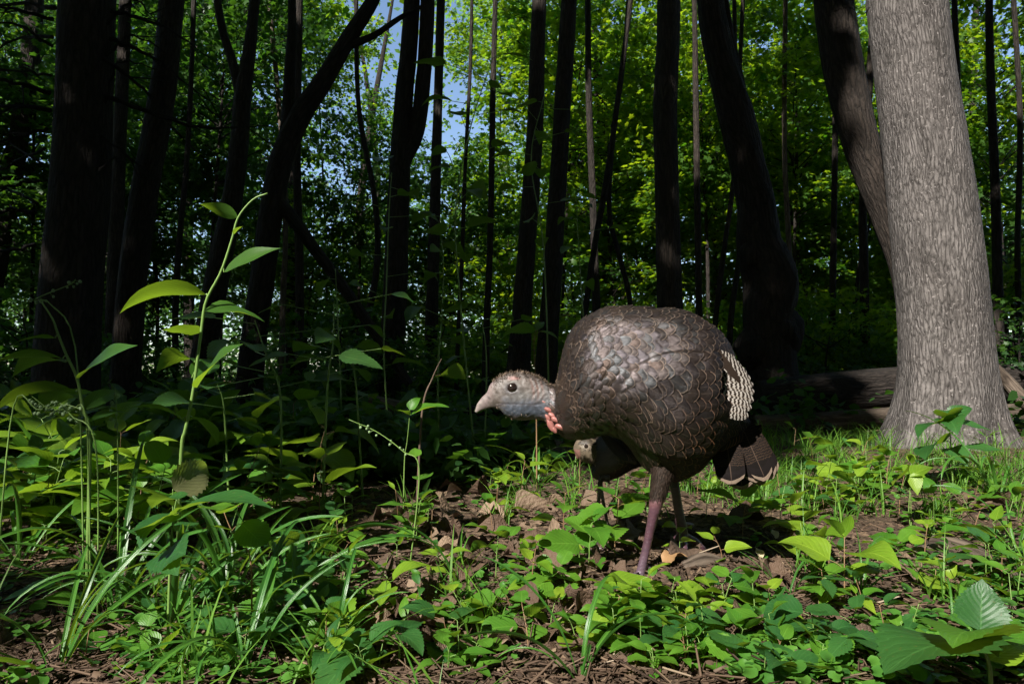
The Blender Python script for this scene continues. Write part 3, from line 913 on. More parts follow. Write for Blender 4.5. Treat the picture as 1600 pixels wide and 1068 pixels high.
def ring_woods():  # unseen foliage added to block skylight from the sides and back
    rng = np.random.default_rng(9)
    n = 1500
    a = rng.uniform(R(52), R(308), n)                        # clockwise from the view direction: sides and back
    d = rng.uniform(15, 24, n)
    C = np.stack([np.sin(a) * d, np.cos(a) * d, rng.uniform(.3, 13, n)], 1)
    P, D, N, t = spray_points(rng, C, 1.5, 26, .3, .3)
    N = N + rng.normal(0, .6, N.shape)
    kp = ~sun_gap(P)
    P, D, N, t = P[kp], D[kp], N[kp], t[kp]
    V, T, tone = leaves(P, D, N, .5 * rng.uniform(.6, 1.3, len(P)), RHOMB, RHOMB_T, t)
    tag(obj('unseen_woods', mesh('unseen_woods', V, T, M['crown_dark'], None, tone)), 'unseen leafy mass of wood added round the clearing to shut out skylight', 'woods', kind='stuff')
ring_woods()

# low undergrowth on the shaded forest floor
def undergrowth():
    rng = np.random.default_rng(18)
    n = 2300
    y = 2.6 + 13 * rng.random(n) ** 1.5
    x = rng.uniform(-1, 1, n) * (y * .85 + .6)
    ok = ~((x > -.1) & (x < 2.9) & (y < 4.3))
    x, y = x[ok], y[ok]
    hh = rng.uniform(.03, .22, len(x)) * np.where(rng.random(len(x)) < .2, 1.5, 1)
    C = np.stack([x, y, hgt(x, y) + hh], 1)
    P, D, N, t = spray_points(rng, C, .17, 16, .2, .25)
    V, T, tone = leaves(P, D, N, .07 * rng.uniform(.6, 1.4, len(P)), OVAL, OVAL_T, t)
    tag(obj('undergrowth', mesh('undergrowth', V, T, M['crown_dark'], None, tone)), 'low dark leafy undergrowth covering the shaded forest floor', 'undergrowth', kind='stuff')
undergrowth()

# fallen logs
def log(name, label, pts, d, mat, seed):
    P, r = px_path(pts, d)
    base = np.array([P[:, 0].mean(), P[:, 1].mean(), float(hgt(P[:, 0].mean(), P[:, 1].mean()))])
    root = thing(name, label, 'log', base)
    V, Q, U = trunk_geo(P, r, n=26, ring=.03, amp=.05, seed=seed)
    n1 = 27
    m = len(V) // n1
    c0, c1 = V[:n1].mean(0), V[-n1:].mean(0)
    k = len(V)
    V = np.concatenate([V, [c0, c1]])
    U = np.concatenate([U, [[0, 0], [0, 0]]])
    T = [[k, j + 1, j] for j in range(n1 - 1)] + [[k + 1, (m - 1) * n1 + j, (m - 1) * n1 + j + 1] for j in range(n1 - 1)]
    obj('bark', mesh('bark', V - base, [Q, np.array(T)], M[mat], U), root)
    return root, base
log('fallen_log', 'rotting log lying in the dark behind the turkey\'s beak', [(575, 628, 26, 4.6), (640, 645, 30, 4.5), (700, 668, 34, 4.3), (770, 690, 34, 4.2), (850, 700, 30, 4.1)], 4.4, 'dead_wood', 3)
log('fallen_branch', 'broken bough propped on the rotting log behind the turkey\'s beak', [(650, 668, 20, 4.6), (700, 655, 22, 4.5), (760, 640, 24, 4.5), (830, 625, 22, 4.6), (900, 612, 20, 4.7)], 4.5, 'bark_dark', 5)
log('mossy_log', 'long low log lying across the ground behind the grass and the grey tree', [(1180, 662, 30, 4.4), (1260, 660, 34, 4.4), (1340, 655, 36, 4.4), (1430, 650, 38, 4.5), (1530, 648, 38, 4.6), (1680, 640, 38, 4.8)], 4.4, 'dead_wood', 7)
log('old_log', 'thick dark log lying higher, behind the long low one', [(1190, 625, 60, 5.0), (1280, 616, 66, 5.0), (1380, 608, 70, 5.1), (1500, 602, 72, 5.2), (1680, 600, 70, 5.3)], 5.0, 'bark_dark', 9)
log('leaning_bough', 'dead bough sloping down to the foot of the stout grey tree', [(1548, 572, 24, 4.3), (1575, 598, 26, 4.3), (1605, 630, 28, 4.2), (1660, 670, 28, 4.2)], 4.3, 'dead_wood', 13)
# ------------------------------------------------------------------ the turkey hen
def skin_material():
    n = NT('turkey_skin')
    a = n.attr('tint').outputs['Color']
    p = n.coord('Object')
    f = n.noise(420.0, p, 3, .7)
    col = n.mix(n.math('MULTIPLY', f, .55), a, n.mix(.5, a, (.02, .015, .015)))
    sz = n.n('SeparateXYZ')
    n.t.links.new(p, sz.inputs[0])
    leg = n.math('LESS_THAN', sz.outputs[2], .165)
    rough = n.math('SUBTRACT', .5, n.math('MULTIPLY', leg, .22))
    return n.done(n.principled(col, rough, .5, n.bump(n.noise(600.0, p, 2), .35, .002)))

def feather_material(name, kind):
    """uv.x across, uv.y along the feather; tint.r random, tint.g place along the body"""
    n = NT(name)
    sx = n.n('SeparateXYZ')
    n.t.links.new(n.coord('UV'), sx.inputs[0])
    u = n.math('ABSOLUTE', n.math('SUBTRACT', sx.outputs[0], .5))
    v = sx.outputs[1]
    sc = n.n('SeparateColor', Color=n.attr('tint').outputs['Color'])
    rnd, pos, low = sc.outputs[0], sc.outputs[1], sc.outputs[2]
    def edge():
        B2 = n.math('MULTIPLY', n.math('MULTIPLY', u, u), 4.0)
        a_ = n.math('MAXIMUM', n.math('DIVIDE', n.math('SUBTRACT', v, .5), .52), 0.0)
        a2 = n.math('MULTIPLY', a_, a_)
        return n.math('ADD', a2, n.math('MULTIPLY', B2, n.math('MULTIPLY', n.math('MULTIPLY', a2, 3.0, clamp=True), n.math('SUBTRACT', 1.0, a2))))
    uvm = n.scaled(n.coord('UV'), (60, 3, 1))
    barb = n.noise(1.0, uvm, 2)
    if kind == 'body':
        base = n.ramp(rnd, [(0, (.012, .0075, .0055)), (.4, (.026, .0165, .0115)), (.7, (.017, .0125, .0105)), (1, (.036, .023, .016))])
        base = n.mix(n.math('POWER', pos, .7), base, (.003, .0022, .002))
        e = edge()
        blk = n.math('MULTIPLY', n.n('MapRange', **{'Value': e, 'From Min': .40, 'From Max': .75}).outputs[0], .55)
        base = n.mix(blk, base, (.004, .003, .003))
        tipw = n.n('MapRange', **{'Value': n.math('ADD', e, n.math('MULTIPLY', n.math('SUBTRACT', barb, .5), .06)), 'From Min': .83, 'From Max': .91}).outputs[0]
        tipc = n.mix(low, (.125, .095, .075), (.15, .064, .028))
        base = n.mix(n.math('MULTIPLY', tipw, n.math('ADD', .30, n.math('MULTIPLY', rnd, .65))), base, tipc)
        shaft = n.math('LESS_THAN', u, .022)
        base = n.mix(n.math('MULTIPLY', shaft, .25), base, (.08, .06, .045))
        irid = n.ramp(n.math('ADD', n.math('MULTIPLY', rnd, .6), n.math('MULTIPLY', barb, .4)), [(.2, (.40, .36, .40)), (.45, (.34, .28, .27)), (.6, (.33, .36, .39)), (.8, (.33, .24, .21))])
        met = n.mix(.16, base, irid)
        sh1 = n.principled(base, .55, .06, n.bump(barb, .35, .003))
        gl = n.n('BsdfGlossy', Color=irid, Roughness=.37)
        n.t.links.new(n.bump(barb, .35, .003), gl.inputs['Normal'])
        mx = n.n('MixShader')
        fac = n.math('MULTIPLY', n.math('SUBTRACT', 1.0, n.math('MAXIMUM', blk, n.math('MULTIPLY', low, .9))), n.math('SUBTRACT', .30, n.math('MULTIPLY', pos, .25)))
        n.t.links.new(fac, mx.inputs[0])
        n.t.links.new(sh1, mx.inputs[1])
        n.t.links.new(gl.outputs[0], mx.inputs[2])
        return n.done(mx.outputs[0])
    if kind == 'barred':
        w = n.math('ADD', n.math('MULTIPLY', v, 12.0), n.math('MULTIPLY', n.math('SUBTRACT', sx.outputs[0], .5), .9))
        w = n.math('ADD', w, n.math('MULTIPLY', n.noise(6.0, n.coord('UV'), 3), 1.3))
        w = n.math('ADD', w, n.math('MULTIPLY', rnd, .8))
        bar = n.math('GREATER_THAN', n.math('FRACT', w), .47)
        c = n.mix(bar, (.30, .27, .24), (.020, .014, .011))
        c = n.mix(n.math('GREATER_THAN', low, .5), c, (.022, .015, .011))
        shaft = n.math('LESS_THAN', u, .03)
        c = n.mix(n.math('MULTIPLY', shaft, .6), c, (.20, .16, .13))
    elif kind == 'tail':
        w = n.math('ADD', n.math('MULTIPLY', v, 26.0), n.math('MULTIPLY', n.noise(14.0, n.coord('UV'), 2), 2.2))
        bar = n.math('GREATER_THAN', n.math('FRACT', w), .62)
        c = n.mix(n.math('MULTIPLY', n.math('MULTIPLY', bar, n.math('LESS_THAN', v, .70)), .8), (.006, .0045, .004), (.034, .021, .014))
        e = n.math('ADD', v, n.math('MULTIPLY', n.math('MULTIPLY', u, u), .42))
        tp = n.math('GREATER_THAN', e, .945)
        c = n.mix(n.math('MULTIPLY', n.math('MULTIPLY', n.math('GREATER_THAN', e, .80), n.math('LESS_THAN', e, .945)), .85), c, (.008, .006, .006))
        c = n.mix(tp, c, (.17, .125, .095))
        shaft = n.math('LESS_THAN', u, .018)
        c = n.mix(n.math('MULTIPLY', shaft, .5), c, (.09, .06, .045))
    elif kind == 'fuzz':
        c = n.mix(rnd, (.07, .05, .036), (.21, .155, .115))
    else:
        c = n.mix(rnd, (.018, .012, .009), (.042, .029, .022))
    return n.done(n.principled(c, .6, .07, n.bump(barb, .4, .002)))

M['skin'] = skin_material()
M['feather'] = feather_material('feather', 'body')
M['barred'] = feather_material('barred_feather', 'barred')
M['tail'] = feather_material('tail_feather', 'tail')
M['fuzz'] = feather_material('head_fuzz', 'fuzz')
M['down'] = feather_material('leg_down', 'down')
M['eye'] = plain('eye', (.012, .007, .006), .06, .8, .2)
M['caruncle'] = plain('caruncle', (.27, .105, .09), .38, .5, .3, 160, .4)
M['claw'] = plain('claw', (.06, .045, .04), .4, .4)

T0 = np.array([at(1030, 905, TUR_D)[0], TUR_D, NEAR_FOOT[2]])     # foot of the turkey
def LT(px, py, lat=0.0, T0_=None, D_=None):
    """local turkey point that lies behind photo pixel at lateral offset lat"""
    return at(px, py, (TUR_D if D_ is None else D_) + lat) - (T0 if T0_ is None else T0_)

class Loft:
    """body surface through sections given by top and bottom outline points and half width"""
    def __init__(s, secs, conv, wscale, m=400):
        K = []
        for tx, ty, bx, by, w in secs:
            t, b = conv(tx, ty), conv(bx, by)
            K.append([*t, *b, w * wscale])
        s.K = spline(K, m)
        s.m = m
        s.n = len(secs)
    def P(s, q, th, pw=2.0):
        """q in 0..1 along, th round the body (0 top, pi/2 far side, -pi/2 near side)"""
        x = np.clip(q, 0, 1) * (s.m - 1)
        i = np.minimum(np.floor(x).astype(int), s.m - 2)
        f = (x - i)[..., None]
        k = s.K[i] * (1 - f) + s.K[i + 1] * f
        t, b, w = k[..., :3], k[..., 3:6], k[..., 6:7]
        c, sn = np.cos(th)[..., None], np.sin(th)[..., None]
        e = 2 / pw
        cc = np.sign(c) * np.abs(c) ** e
        ss = np.sign(sn) * np.abs(sn) ** e
        return (t + b) / 2 + (t - b) / 2 * cc + np.array([0, 1., 0]) * w * ss
    def closed(s, nq=150, nt=64, q0=0, q1=1, pw=2.0):
        q, th = np.meshgrid(np.linspace(q0, q1, nq), np.arange(nt) * 2 * np.pi / nt, indexing='ij')
        V = s.P(q, th, pw)
        V0, V1 = V[0].mean(0), V[-1].mean(0)
        V = np.concatenate([V.reshape(-1, 3), [V0, V1]])
        i, j = np.meshgrid(np.arange(nq - 1), np.arange(nt), indexing='ij')
        j2 = (j + 1) % nt
        Q = np.stack([i * nt + j, (i + 1) * nt + j, (i + 1) * nt + j2, i * nt + j2], -1).reshape(-1, 4)
        k = nq * nt
        T = np.array([[k, a, (a + 1) % nt] for a in range(nt)] + [[k + 1, (nq - 1) * nt + (a + 1) % nt, (nq - 1) * nt + a] for a in range(nt)])
        return V, Q, T

def plumage(loft, q0, q1, rows, fl, fw, rng, skip=None, scale=None, th_lim=np.pi, low=None, lift=(.001, .0085), pw=2.0, nl=9, nw=7, relief=None):
    """shingled feathers that follow the body surface; returns vertex arrays"""
    Vs, Us, Cs = [], [], []
    qs = np.linspace(q0, q1, rows)
    tt = np.linspace(0, 1, nl)
    uu = np.linspace(-1, 1, nw)
    for ri, q in enumerate(qs):
        ring = loft.P(np.full(65, q), np.linspace(0, 2 * np.pi, 65), pw)
        circ = np.linalg.norm(np.diff(ring, axis=0), axis=1).sum()
        sc = 1.0 if scale is None else scale((q - q0) / (q1 - q0))
        nf = max(8, int(circ / (fw * sc * 1.15)))
        for j in range(nf):
            th = (j + .5 * (ri % 2) + rng.uniform(-.18, .18)) / nf * 2 * np.pi - np.pi
            qq = q + rng.uniform(-.25, .25) * (q1 - q0) / rows
            p = loft.P(np.array([qq]), np.array([th]), pw)[0]
            if skip is not None and skip(p, th): continue
            e = .004
            dq = np.linalg.norm(loft.P(np.array([qq + e]), np.array([th]), pw)[0] - p) / e + 1e-6
            dt = np.linalg.norm(loft.P(np.array([qq]), np.array([th + .03]), pw)[0] - p) / .03 + 1e-6
            L = fl * sc * rng.uniform(.9, 1.12)
            W = fw * sc * rng.uniform(.92, 1.08)
            dq = max(dq, .12)
            dt = max(dt, .03)
            hw = W * np.where(tt < .5, .55 + .9 * tt, np.sqrt(np.clip(1 - ((tt - .5) / .52) ** 2, 0, 1)))
            skew = rng.normal(0, .10)
            A, B = np.meshgrid(tt, uu, indexing='ij')
            HW = np.repeat(hw[:, None], nw, 1)
            Q_ = qq + A * L / dq
            TH = th + (B * HW + skew * A * L) / dt
            S = loft.P(Q_, TH, pw)
            ctr = loft.P(Q_, np.zeros_like(TH), pw) * .5 + loft.P(Q_, np.full_like(TH, np.pi), pw) * .5
            N = S - ctr
            N /= np.linalg.norm(N, axis=-1)[..., None] + 1e-9
            over = np.clip(Q_ - 1, 0, None)                                     # beyond the tail end the feather runs on straight
            end = loft.P(np.full_like(Q_, 1.0), TH, pw) - loft.P(np.full_like(Q_, .98), TH, pw)
            S = S + end * (over / .02)[..., None]
            lf = lift[0] + lift[1] * A + rng.uniform(0, .0018) - .10 * HW * B * B
            if relief is not None: lf = lf + relief(S)
            S = S + N * lf[..., None]
            Vs.append(S.reshape(-1, 3))
            Us.append(np.stack([B * .5 + .5, A], -1).reshape(-1, 2))
            lw = 0.0 if low is None else low(p, th)
            Cs.append(np.tile([rng.random(), (q - q0) / (q1 - q0), lw], (nl * nw, 1)))
    m = len(Vs)
    i, j = np.meshgrid(np.arange(nl - 1), np.arange(nw - 1), indexing='ij')
    k = (i * nw + j).reshape(-1)
    f = np.stack([k, k + nw, k + nw + 1, k + 1], -1)
    Q = ((np.arange(m) * nl * nw)[:, None, None] + f[None]).reshape(-1, 4)
    return np.concatenate(Vs), Q, np.concatenate(Us), np.concatenate(Cs)

def free_feather(root, tip, wid, mat, name, parent, bend=.01, side=None, nl=12, nw=7, rnd=.5, low=0.0, round_=.35, arch=.16, off=None):
    """one long feather from root to tip"""
    root, tip = np.asarray(root), np.asarray(tip)
    d = tip - root
    L = np.linalg.norm(d)
    d = d / L
    side = np.array([0, 1., 0]) if side is None else np.asarray(side, float)
    nrm = side - d * side.dot(d)
    nrm /= np.linalg.norm(nrm)
    x = np.cross(d, nrm)
    t = np.linspace(0, 1, nl)
    u = np.linspace(-1, 1, nw)
    hw = wid / 2 * np.where(t < 1 - round_, .55 + .45 * np.minimum(t / .45, 1), np.sqrt(np.clip(1 - ((t - 1 + round_) / (round_ * 1.03)) ** 2, 0, 1)))
    A, B = np.meshgrid(t, u, indexing='ij')
    H = np.repeat(hw[:, None], nw, 1)
    V = root + A[..., None] * L * d + (B * H)[..., None] * x + ((bend * np.sin(A * 2.2)) + arch * H * (1 - B * B))[..., None] * nrm
    i, j = np.meshgrid(np.arange(nl - 1), np.arange(nw - 1), indexing='ij')
    k = (i * nw + j).reshape(-1)
    Q = np.stack([k, k + nw, k + nw + 1, k + 1], -1)
    C = np.tile([rnd, .5, low], (nl * nw, 1))
    return obj(name, mesh(name, V.reshape(-1, 3), Q, mat, np.stack([B * .5 + .5, A], -1).reshape(-1, 2), C), parent)

def remesh(parts, voxel, smooth_it=3):
    """fuse closed pieces into one continuous skin"""
    g = Geo()
    for V, Q, T in parts: g.add(V, Q, T)
    F = []
    if g.Q: F.append(np.concatenate(g.Q))
    if g.T: F.append(np.concatenate(g.T))
    o = obj('fuse', mesh('fuse', np.concatenate(g.V), F))
    md = o.modifiers.new('r', 'REMESH')
    md.mode = 'VOXEL'
    md.voxel_size = voxel
    ms = o.modifiers.new('s', 'SMOOTH')
    ms.factor = .5
    ms.iterations = smooth_it
    dg = bpy.context.evaluated_depsgraph_get()
    ev = o.evaluated_get(dg)
    me = ev.to_mesh()
    nv, npl = len(me.vertices), len(me.polygons)
    V = np.empty(nv * 3)
    me.vertices.foreach_get('co', V)
    N = np.empty(nv * 3)
    me.vertices.foreach_get('normal', N)
    Fv = [tuple(p.vertices) for p in me.polygons]
    ev.to_mesh_clear()
    bpy.data.objects.remove(o, do_unlink=True)
    q = np.array([f for f in Fv if len(f) == 4])
    t = np.array([f for f in Fv if len(f) == 3])
    return V.reshape(-1, 3), N.reshape(-1, 3), [x for x in (q, t) if len(x)]

def tube_closed(P, r, n=14, m=30):
    S = spline(np.column_stack([np.asarray(P, float), np.asarray(r, float)]), m)
    V, Q, U = tube_arrays(S[:, :3], np.maximum(S[:, 3], 5e-4), n)
    k = len(V)
    V = np.concatenate([V, S[:1, :3], S[-1:, :3]])
    b = (m - 1) * n
    T = np.array([[k, (j + 1) % n, j] for j in range(n)] + [[k + 1, b + j, b + (j + 1) % n] for j in range(n)])
    return V, Q, T

SEC = [(741.5, 642, 743, 646, 1.2), (745, 631, 751, 642, 3.6), (753, 620, 762, 638, 5.5), (761, 612, 772, 636.5, 8.0), (766, 600, 780, 640, 11.5), (778, 590, 791, 649, 16), (793, 583, 804, 655, 20),
       (812, 581, 817, 656, 21.5), (830, 585, 833, 655, 21), (848, 593, 849, 656, 21), (862, 604, 862, 663, 25), (869, 604, 870, 672, 32),
       (876, 572, 886, 680, 52), (888, 534, 918, 679, 74), (915, 503, 948, 674, 88), (955, 487, 978, 688, 95), (1005, 484, 1010, 727, 97), (1055, 489, 1050, 745, 93), (1094, 503, 1084, 733, 80),
       (1122, 526, 1108, 708, 60), (1142, 558, 1128, 694, 42), (1156, 598, 1146, 684, 26), (1166, 636, 1160, 674, 13)]
PXM = TUR_D / FPX
loft = Loft(SEC, LT, PXM)
NS = len(SEC)
def q_of(i): return i / (NS - 1)

turkey = thing('turkey', 'brown wild turkey hen striding low with her neck stretched forward', 'turkey', T0)
parts = [loft.closed(pw=2.15)]
NL, FL = -.06, .085                                        # lateral offsets of the two legs
nearP = [LT(1046, 690, NL + .02), LT(1036, 735, NL), LT(1029, 768, NL), LT(1024, 790, NL), LT(1017, 822, NL), LT(1009, 860, NL), LT(1002, 890, NL), LT(998, 905, NL)]
nearR = np.array([40, 19, 13.5, 10.5, 7.4, 6.8, 7.4, 9.0]) * PXM * .94
parts.append(tube_closed(nearP, nearR))
farP = [LT(1058, 690, FL - .02), LT(1050, 722, FL), LT(1052, 745, FL), LT(1056, 770, FL), LT(1060, 795, FL), LT(1064, 818, FL), LT(1067, 836, FL)]
farR = np.array([34, 15, 9, 7.6, 7.6, 8.6, 9]) * PXM
parts.append(tube_closed(farP, farR))
def toe(a, b, r0, r1, arch=.012):
    a, b = np.asarray(a), np.asarray(b)
    m = a * .5 + b * .5 + np.array([0, 0, arch])
    q = a * .15 + b * .85 + np.array([0, 0, arch * .15])
    return tube_closed([a, m, q, b], [r0, (r0 + r1) / 2 * 1.05, r1 * 1.1, r1 * .55], 10, 18)
fN = nearP[-1]
gN = -.004
for ang, ln in ((205, .072), (172, .082), (238, .066)):
    e = fN + np.array([math.cos(R(ang)) * ln, math.sin(R(ang)) * ln, 0])
    e[2] = float(hgt(e[0] + T0[0], e[1] + T0[1])) - T0[2] + .004
    parts.append(toe(fN, e, .0105, .0055))
e = fN + np.array([.032, .012, 0])
e[2] = float(hgt(e[0] + T0[0], e[1] + T0[1])) - T0[2] + .004
parts.append(toe(fN, e, .008, .0045))
fF = farP[-1]
for (px, py, lt) in ((1046, 858, .075), (1070, 872, .03), (1104, 862, .10)):
    parts.append(toe(fF, LT(px, py, lt), .0105, .0068, .006))
parts.append(toe(farP[-2], LT(1084, 820, FL + .02), .008, .005, .0))
V, N, F = remesh(parts, .0024, 3)

# colour and skin relief from where a point lies on the bird
HX = (V[:, 0] + T0[0]) / (TUR_D + V[:, 1]) * FPX + 800
HY = 0 * HX
_c, _s = math.cos(PITCH), math.sin(PITCH)
yy, zz = TUR_D + V[:, 1], V[:, 2] + T0[2] - CAMZ
HY = 534 - FPX * (zz * _c - yy * _s) / (yy * _c + zz * _s)
def blob(cx, cy_, rx, ry, pw=1.0):
    return np.exp(-((((HX - cx) / rx) ** 2 + ((HY - cy_) / ry) ** 2) ** pw))
def put(C, w, c):
    w = np.clip(w, 0, 1)[:, None]
    return C * (1 - w) + np.array(c)[None] * w
C = np.tile([.02, .014, .011], (len(V), 1))
head = (HX < 884) & (HY < 690)
legs = (HY > 762) & (HX > 900)
hc = np.tile([.29, .235, .205], (len(V), 1))
nz = fbm(V[:, 0] * 160, V[:, 1] * 160, V[:, 2] * 160, 3, 3)
hc = put(hc, .7 * sstep(.0, .8, nz), (.24, .20, .185))
hc = put(hc, sstep(612, 640, HY + 4 * nz) * sstep(776, 796, HX + 3 * nz), (.17, .20, .265))                    # blue grey throat
hc = put(hc, sstep(645, 656, HY) * sstep(785, 800, HX) * .75, (.36, .20, .20))
hc = put(hc, sstep(842, 860, HX) * .75, (.20, .195, .205))
hc = put(hc, blob(812, 618, 20, 9) * .55, (.36, .37, .36))
hc = put(hc, blob(799, 607, 13, 10, 2), (.10, .083, .085))                                   # lids
hc = put(hc, blob(802, 591, 10, 3.0, 2) * .8, (.44, .16, .13))
for wx in (831, 838, 846):
    hc = put(hc, np.exp(-((HX - wx - 3 * np.sin((HY - 600) / 9)) / 1.8) ** 2) * blob(836, 606, 16, 15, 1) * .55, (.44, .18, .15))
    hc = put(hc, np.exp(-((HX - wx - 4 - 3 * np.sin((HY - 600) / 9)) / 1.8) ** 2) * blob(836, 606, 16, 15, 1) * .5, (.42, .42, .42))
beak = 1 - sstep(760, 774, HX + (HY - 620) * .25)
hc = put(hc, beak, (.47, .36, .34))
hc = put(hc, beak * sstep(14, 0, HX - 742), (.58, .49, .44))
hc = put(hc, np.exp(-((HY - (646 - (HX - 745) * .37 + .0 * HX)) / 1.2) ** 2) * (HX < 788) * (HX > 748) * .9, (.07, .05, .055))
hc = put(hc, np.exp(-((HY - 630.5 - .02 * (HX - 788)) / 1.7) ** 2) * (HX >= 784) * (HX < 838) * .6, (.09, .08, .095))
hc = put(hc, np.exp(-(((HX - 764) + (HY - 621) * .8) / 5.0) ** 2 - (((HY - 621) - (HX - 764) * .8) / 2.2) ** 2) * .9, (.035, .028, .03))   # nostril
C[head] = hc[head] * (.39 + .13 * nz[head])[:, None]
lc = np.tile([.215, .098, .10], (len(V), 1))
lc = put(lc, .6 * sstep(-.1, .6, fbm(V[:, 0] * 90, V[:, 1] * 90, V[:, 2] * 300, 2, 6)), (.135, .062, .072))
lc = put(lc, np.clip(1 - np.abs(HY - 786) / 12, 0, 1) * (HX < 1040), (.38, .17, .14))
lc = put(lc, sstep(835, 900, HY) * .45 * (HX < 1035), (.42, .34, .33))
C[legs] = lc[legs] * np.array([.36, .36, .48])
down = (HY > 710) & (HY < 778 + 4 * nz) & (HX < 1062) & (V[:, 1] < -.015)
C[down] = (.014, .010, .008)
disp = np.zeros(len(V))
wr = fbm(V[:, 0] * 130, V[:, 1] * 60, V[:, 2] * 130, 3, 17)
disp[head] = (.0010 * wr * (1 - beak) + .0007 * np.sin((HX + 5 * np.sin(HY / 7) + 4 * nz) * .75) * blob(842, 608, 20, 24, 1) - .0022 * blob(801, 606, 8, 6, 2) + .0018 * np.clip(blob(801, 606, 13, 11, 2) - blob(801, 606, 9, 7, 2), 0, 1))[head]
disp[head] -= (.0010 * np.exp(-((HY - 630.5 - .02 * (HX - 788)) / 2.0) ** 2) * (HX > 775) * (HX < 845))[head]
disp[legs] = (.0002 * np.sign(np.sin(V[:, 2] * 900 + 1.5 * np.sin(V[:, 0] * 300))) + .0004 * nz)[legs]
V = V + N * disp[:, None]
hen_body = obj('body', mesh('body', V, F, M['skin'], None, C), turkey)

# feathers over the body
frng = np.random.default_rng(3)
QB0, QB1 = q_of(10.7), q_of(21.2)
def low_f(p, th):
    a = LT(960, 690)[2]
    b = LT(960, 585)[2]
    v = 1 - (p[2] - a) / (b - a)
    w = sstep(LT(960, 600)[0], LT(1060, 600)[0], p[0])
    return float(np.clip(v, 0, 1) * .8 * (.45 + .55 * w) + .12 * w)
def skip_f(p, th):
    d_ = TUR_D + p[1]
    x_ = (p[0] + T0[0]) / d_ * FPX + 800
    y_ = 590 - (p[2] + T0[2] - CAMZ) / d_ * FPX
    return th < -.35 and x_ > 1096 and 545 < y_ < 640
WC = LT(1052, 628)
def wing_relief(S):
    """the folded wing stands proud of the flank; plumage is never perfectly even"""
    dx, dz = (S[..., 0] - WC[0]) / PXM, (S[..., 2] - WC[2]) / PXM
    e = ((dx + .35 * dz) / 112) ** 2 + ((dz - .12 * dx) / 74) ** 2
    side = sstep(.03, .07, np.abs(S[..., 1]))
    return .013 * sstep(1.12, .82, e) * side + .0045 * fbm(S[..., 0] * 17, S[..., 1] * 17, S[..., 2] * 17, 2, 71)
def fscale(t): return .55 + .62 * sstep(0, .6, t) + .25 * sstep(.6, 1, t)
Vp, Qp, Up, Cp = plumage(loft, QB0, QB1, 42, .057, .0148, frng, scale=fscale, low=low_f, pw=2.15, skip=skip_f, relief=wing_relief)
tag(obj('plumage', mesh('plumage', Vp, Qp, M['feather'], Up, Cp), turkey), kind='stuff')
# short neck ruff
Vp, Qp, Up, Cp = plumage(loft, q_of(9.6), q_of(11.2), 10, .020, .0045, frng, lift=(.0005, .004), pw=2.15)
tag(obj('neck_feathers', mesh('neck_feathers', Vp, Qp, M['feather'], Up, Cp), turkey), kind='stuff')

# white-barred flight feathers of the folded near wing
for i in range(9):
    f = i / 8
    root_ = LT(1086 + 14 * f, 546 + 84 * f, -.098 + .004 * f)
    tip_ = LT(1146 + 26 * math.sin(f * 2.5) + 4 * f, 566 + 84 * f - 6 * math.sin(f * 3.1), -.058 - .022 * f)
    free_feather(root_, tip_, .030, M['barred'], 'flight_feather', turkey, bend=-.012, side=(.35, 1, -.12), rnd=frng.random(), low=0.0, arch=-.14, round_=.30)
for i in range(6):
    f = i / 5
    root_ = LT(1085 + 30 * f, 560 + 22 * f, .098)
    tip_ = LT(1120 + 40 * f, 640 + 6 * f, .085)
    free_feather(root_, tip_, .030, M['barred'], 'flight_feather', turkey, bend=.010, rnd=frng.random(), arch=.18)
free_feather(LT(1104, 536, -.088), LT(1152, 608, -.082), .036, M['barred'], 'flight_feather', turkey, bend=-.006, side=(.3, 1, 0), low=1.0, arch=-.14)
# rusty coverts over the tail
for i in range(6):
    f = i / 8
    free_feather(LT(1118 + 22 * f, 648 - 6 * f, -.052 + .035 * f), LT(1128 + 44 * f, 704 - 22 * f, -.045 + .028 * f), .030, M['feather'], 'tail_covert', turkey, bend=-.006, rnd=frng.random(), low=1.0, arch=-.15)
# tail, half folded and drooping
TAIL = [((1128, 668), (1128, 735), -.030, 30), ((1132, 668), (1143, 756), -.046, 44), ((1140, 664), (1160, 764), -.018, 46), ((1146, 660), (1172, 760), .012, 44), ((1150, 658), (1184, 752), -.028, 36),
        ((1154, 655), (1196, 750), -.040, 34), ((1158, 652), (1205, 748), -.030, 30), ((1160, 648), (1211, 740), -.014, 26), ((1160, 650), (1208, 744), .010, 30), ((1152, 655), (1190, 756), .03, 36), ((1140, 662), (1150, 752), .03, 40)]
for (a, b, lt, w) in TAIL:
    free_feather(LT(a[0], a[1], lt * .4), LT(b[0], b[1], lt), w * PXM, M['tail'], 'tail_feather', turkey, bend=-.006, side=(.15, 1, .05), rnd=frng.random(), round_=.22, arch=-.12)

